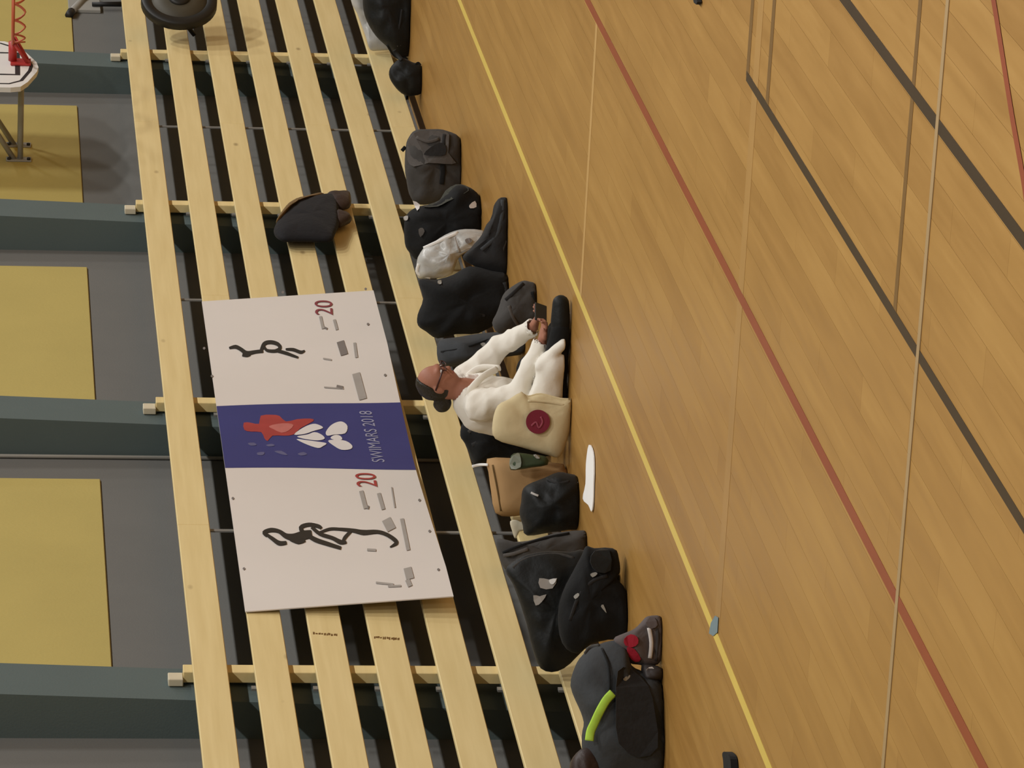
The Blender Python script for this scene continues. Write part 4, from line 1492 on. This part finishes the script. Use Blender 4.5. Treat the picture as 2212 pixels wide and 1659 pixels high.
person = empty('person', (pel[0], pel[1], 0.0))
tag(person, 'person in a loose white jacket sitting on the floor looking at a dark phone', 'person')
body = surf('body', floored(body_fn), blo, bhi, 0.0085, M['skin'])
jacket = surf('jacket', jacket_fn, blo, bhi, 0.010, M['f_white'])
trousers = surf('trousers', trouser_fn, blo, bhi, 0.012, M['f_black'])
hair = surf('hair', hair_fn, hc - 0.22, hc + 0.2, 0.008, M['hair'])
pk = [body, jacket, trousers, hair]
for a_, t_ in ((aN, tN), (aF, tF)):
    pk.append(surf('shoe', shoe_fn(a_, t_), np.minimum(a_, t_) - 0.1, np.maximum(a_, t_) + 0.1, 0.010, M['f_black2']))
for s_ in (-1, 1):
    lens = [hp3(0.034 * s_ + 0.026 * math.cos(a), 0.108, 0.012 + 0.018 * math.sin(a)) for a in np.linspace(0, 2 * math.pi, 17)]
    pk.append(tube('glasses_rim', lens, 0.0035, M['glass_frame'], None, 6, None, False))
    pk.append(tube('glasses_temple', [hp3(0.060 * s_, 0.106, 0.016), hp3(0.080 * s_, 0.05, 0.014), hp3(0.085 * s_, -0.012, 0.010)], 0.005, M['glass_frame'], None, 6))
    bmx = bmesh.new()
    bmesh.ops.create_uvsphere(bmx, u_segments=12, v_segments=8, radius=0.012)
    me = bpy.data.meshes.new('eye')
    bmx.to_mesh(me)
    bmx.free()
    me.materials.append(M['eye'])
    eo = bpy.data.objects.new('eye', me)
    COL.objects.link(eo)
    eo.location = tuple(hp3(0.031 * s_, 0.083, 0.014))
    pk.append(eo)
pk.append(tube('glasses_bridge', [hp3(-0.010, 0.110, 0.016), hp3(0.010, 0.110, 0.016)], 0.0035, M['glass_frame'], None, 6))
pk.append(tube('mouth', [hp3(-0.020, 0.090, -0.052), hp3(0, 0.099, -0.054), hp3(0.020, 0.090, -0.052)], 0.0035, M['lip'], None, 6))
# crossed collar band of the jacket
col_pts = [nek + np.array([-0.085, 0.045, 0.005]), nek + np.array([-0.10, -0.03, -0.02]), nek + np.array([-0.075, -0.10, -0.09]), nek + np.array([-0.01, -0.12, -0.17])]
pk.append(tube('collar', smoothline(col_pts, 5), 0.020, M['f_white'], None, 8, ((-1, 0, 0), 0.5)))
col_pts = [nek + np.array([0.085, 0.045, 0.005]), nek + np.array([0.10, -0.03, -0.02]), nek + np.array([0.075, -0.10, -0.09]), nek + np.array([0.0, -0.125, -0.19])]
pk.append(tube('collar', smoothline(col_pts, 5), 0.020, M['f_white'], None, 8, ((1, 0, 0), 0.5)))
adopt(person, *pk)
# phone held between the hands
pcen = (pcN + dN * 0.055 + nrN * 0.03 + pcF + dF * 0.055 + nrF * 0.03) / 2
ph = box('phone_body', (-0.070, -0.036, -0.005), (0.070, 0.036, 0.005), M['black'], None, 0.003)
sc_ = box('phone_screen', (-0.064, -0.032, 0.0045), (0.064, 0.032, 0.0058), M['steel'], None)
pcen = at(1168, 676, -0.09)
pe = empty('phone', tuple(pcen))
tag(pe, 'dark phone held in both hands of the seated person', 'phone')
for o in (ph, sc_):
    o.parent = pe
pe.rotation_euler = (math.radians(-70), math.radians(5), math.radians(-25))


# ------------------------------------------------------------------ coat hung over the boards
def puffY(name, outline, Y, T, mat, seed=0, wr=0.012):
    """soft piece hanging against the guard at depth Y"""
    ln = [onY(x, y, Y) for x, y in smoothline(outline, 3, True)]
    ln = np.array(ln)
    cen = ln.mean(0)
    n = len(ln)
    rings = 7
    v, f = [], []
    rs = [math.sin((k + 1) / rings * math.pi / 2) for k in range(rings)]
    for sign in (-1, 1):
        c0 = len(v)
        v.append(cen + np.array([0, sign * T / 2, 0]))
        for k, r in enumerate(rs):
            if sign == 1 and k == rings - 1:
                continue
            for i in range(n):
                P = cen + (ln[i] - cen) * r
                nv_ = mnoise.fractal(Vector(P) * 8 + Vector((seed, 0, 0)), 1.0, 2.0, 3)
                dy = sign * (T / 2 * (1 - r ** 2.6) ** 0.5 + nv_ * wr * math.sqrt(max(0, 1 - r ** 4)))
                if sign == 1:
                    dy = min(dy, T * 0.25)
                v.append(P + np.array([0, dy, 0]))
        last = rings if sign == -1 else rings - 1
        for i in range(n):
            f.append((c0, c0 + 1 + i, c0 + 1 + (i + 1) % n))
        for k in range(last - 1):
            for i in range(n):
                a = c0 + 1 + k * n + i
                b_ = c0 + 1 + k * n + (i + 1) % n
                f.append((a, b_, b_ + n, a + n))
        if sign == 1:
            rim = 1 + (rings - 1) * n
            for i in range(n):
                a = c0 + 1 + (last - 1) * n + i
                b_ = c0 + 1 + (last - 1) * n + (i + 1) % n
                f.append((a, b_, rim + (i + 1) % n, rim + i))
    return fixn(mesh_obj(name, v, f, mat, None, True))


j8 = lambda l: [(560 + x / 6.913, 380 + y / 6.913) for x, y in l]
jp = [puffY('coat_body', j8([(240, 740), (340, 590), (480, 440), (720, 345), (950, 300), (1130, 290), (1180, 420), (1190, 560), (1190, 720), (1130, 880), (1080, 960), (900, 965), (700, 960), (500, 960), (330, 950), (220, 860)]), YB - 0.075, 0.12, M['navy'], 3),
      puffY('collar', j8([(1000, 300), (1130, 252), (1330, 250), (1372, 340), (1355, 445), (1200, 480), (1080, 440)]), YB - 0.07, 0.09, M['brown'], 4),
      puffY('sleeve', j8([(1140, 540), (1260, 560), (1385, 640), (1270, 715), (1180, 740), (1100, 700)]), YB - 0.06, 0.08, M['brown'], 5),
      puffY('lining_edge', j8([(250, 700), (300, 610), (470, 430), (720, 335), (950, 285), (960, 320), (740, 380), (500, 480), (350, 640)]), YB - 0.085, 0.10, M['tan'], 6)]
g = onY(660, 480, YB - 0.06)
coat = empty('coat', (g[0], g[1], g[2]))
tag(coat, 'near-black coat with brown collar hung over a middle board', 'coat')
adopt(coat, *jp)
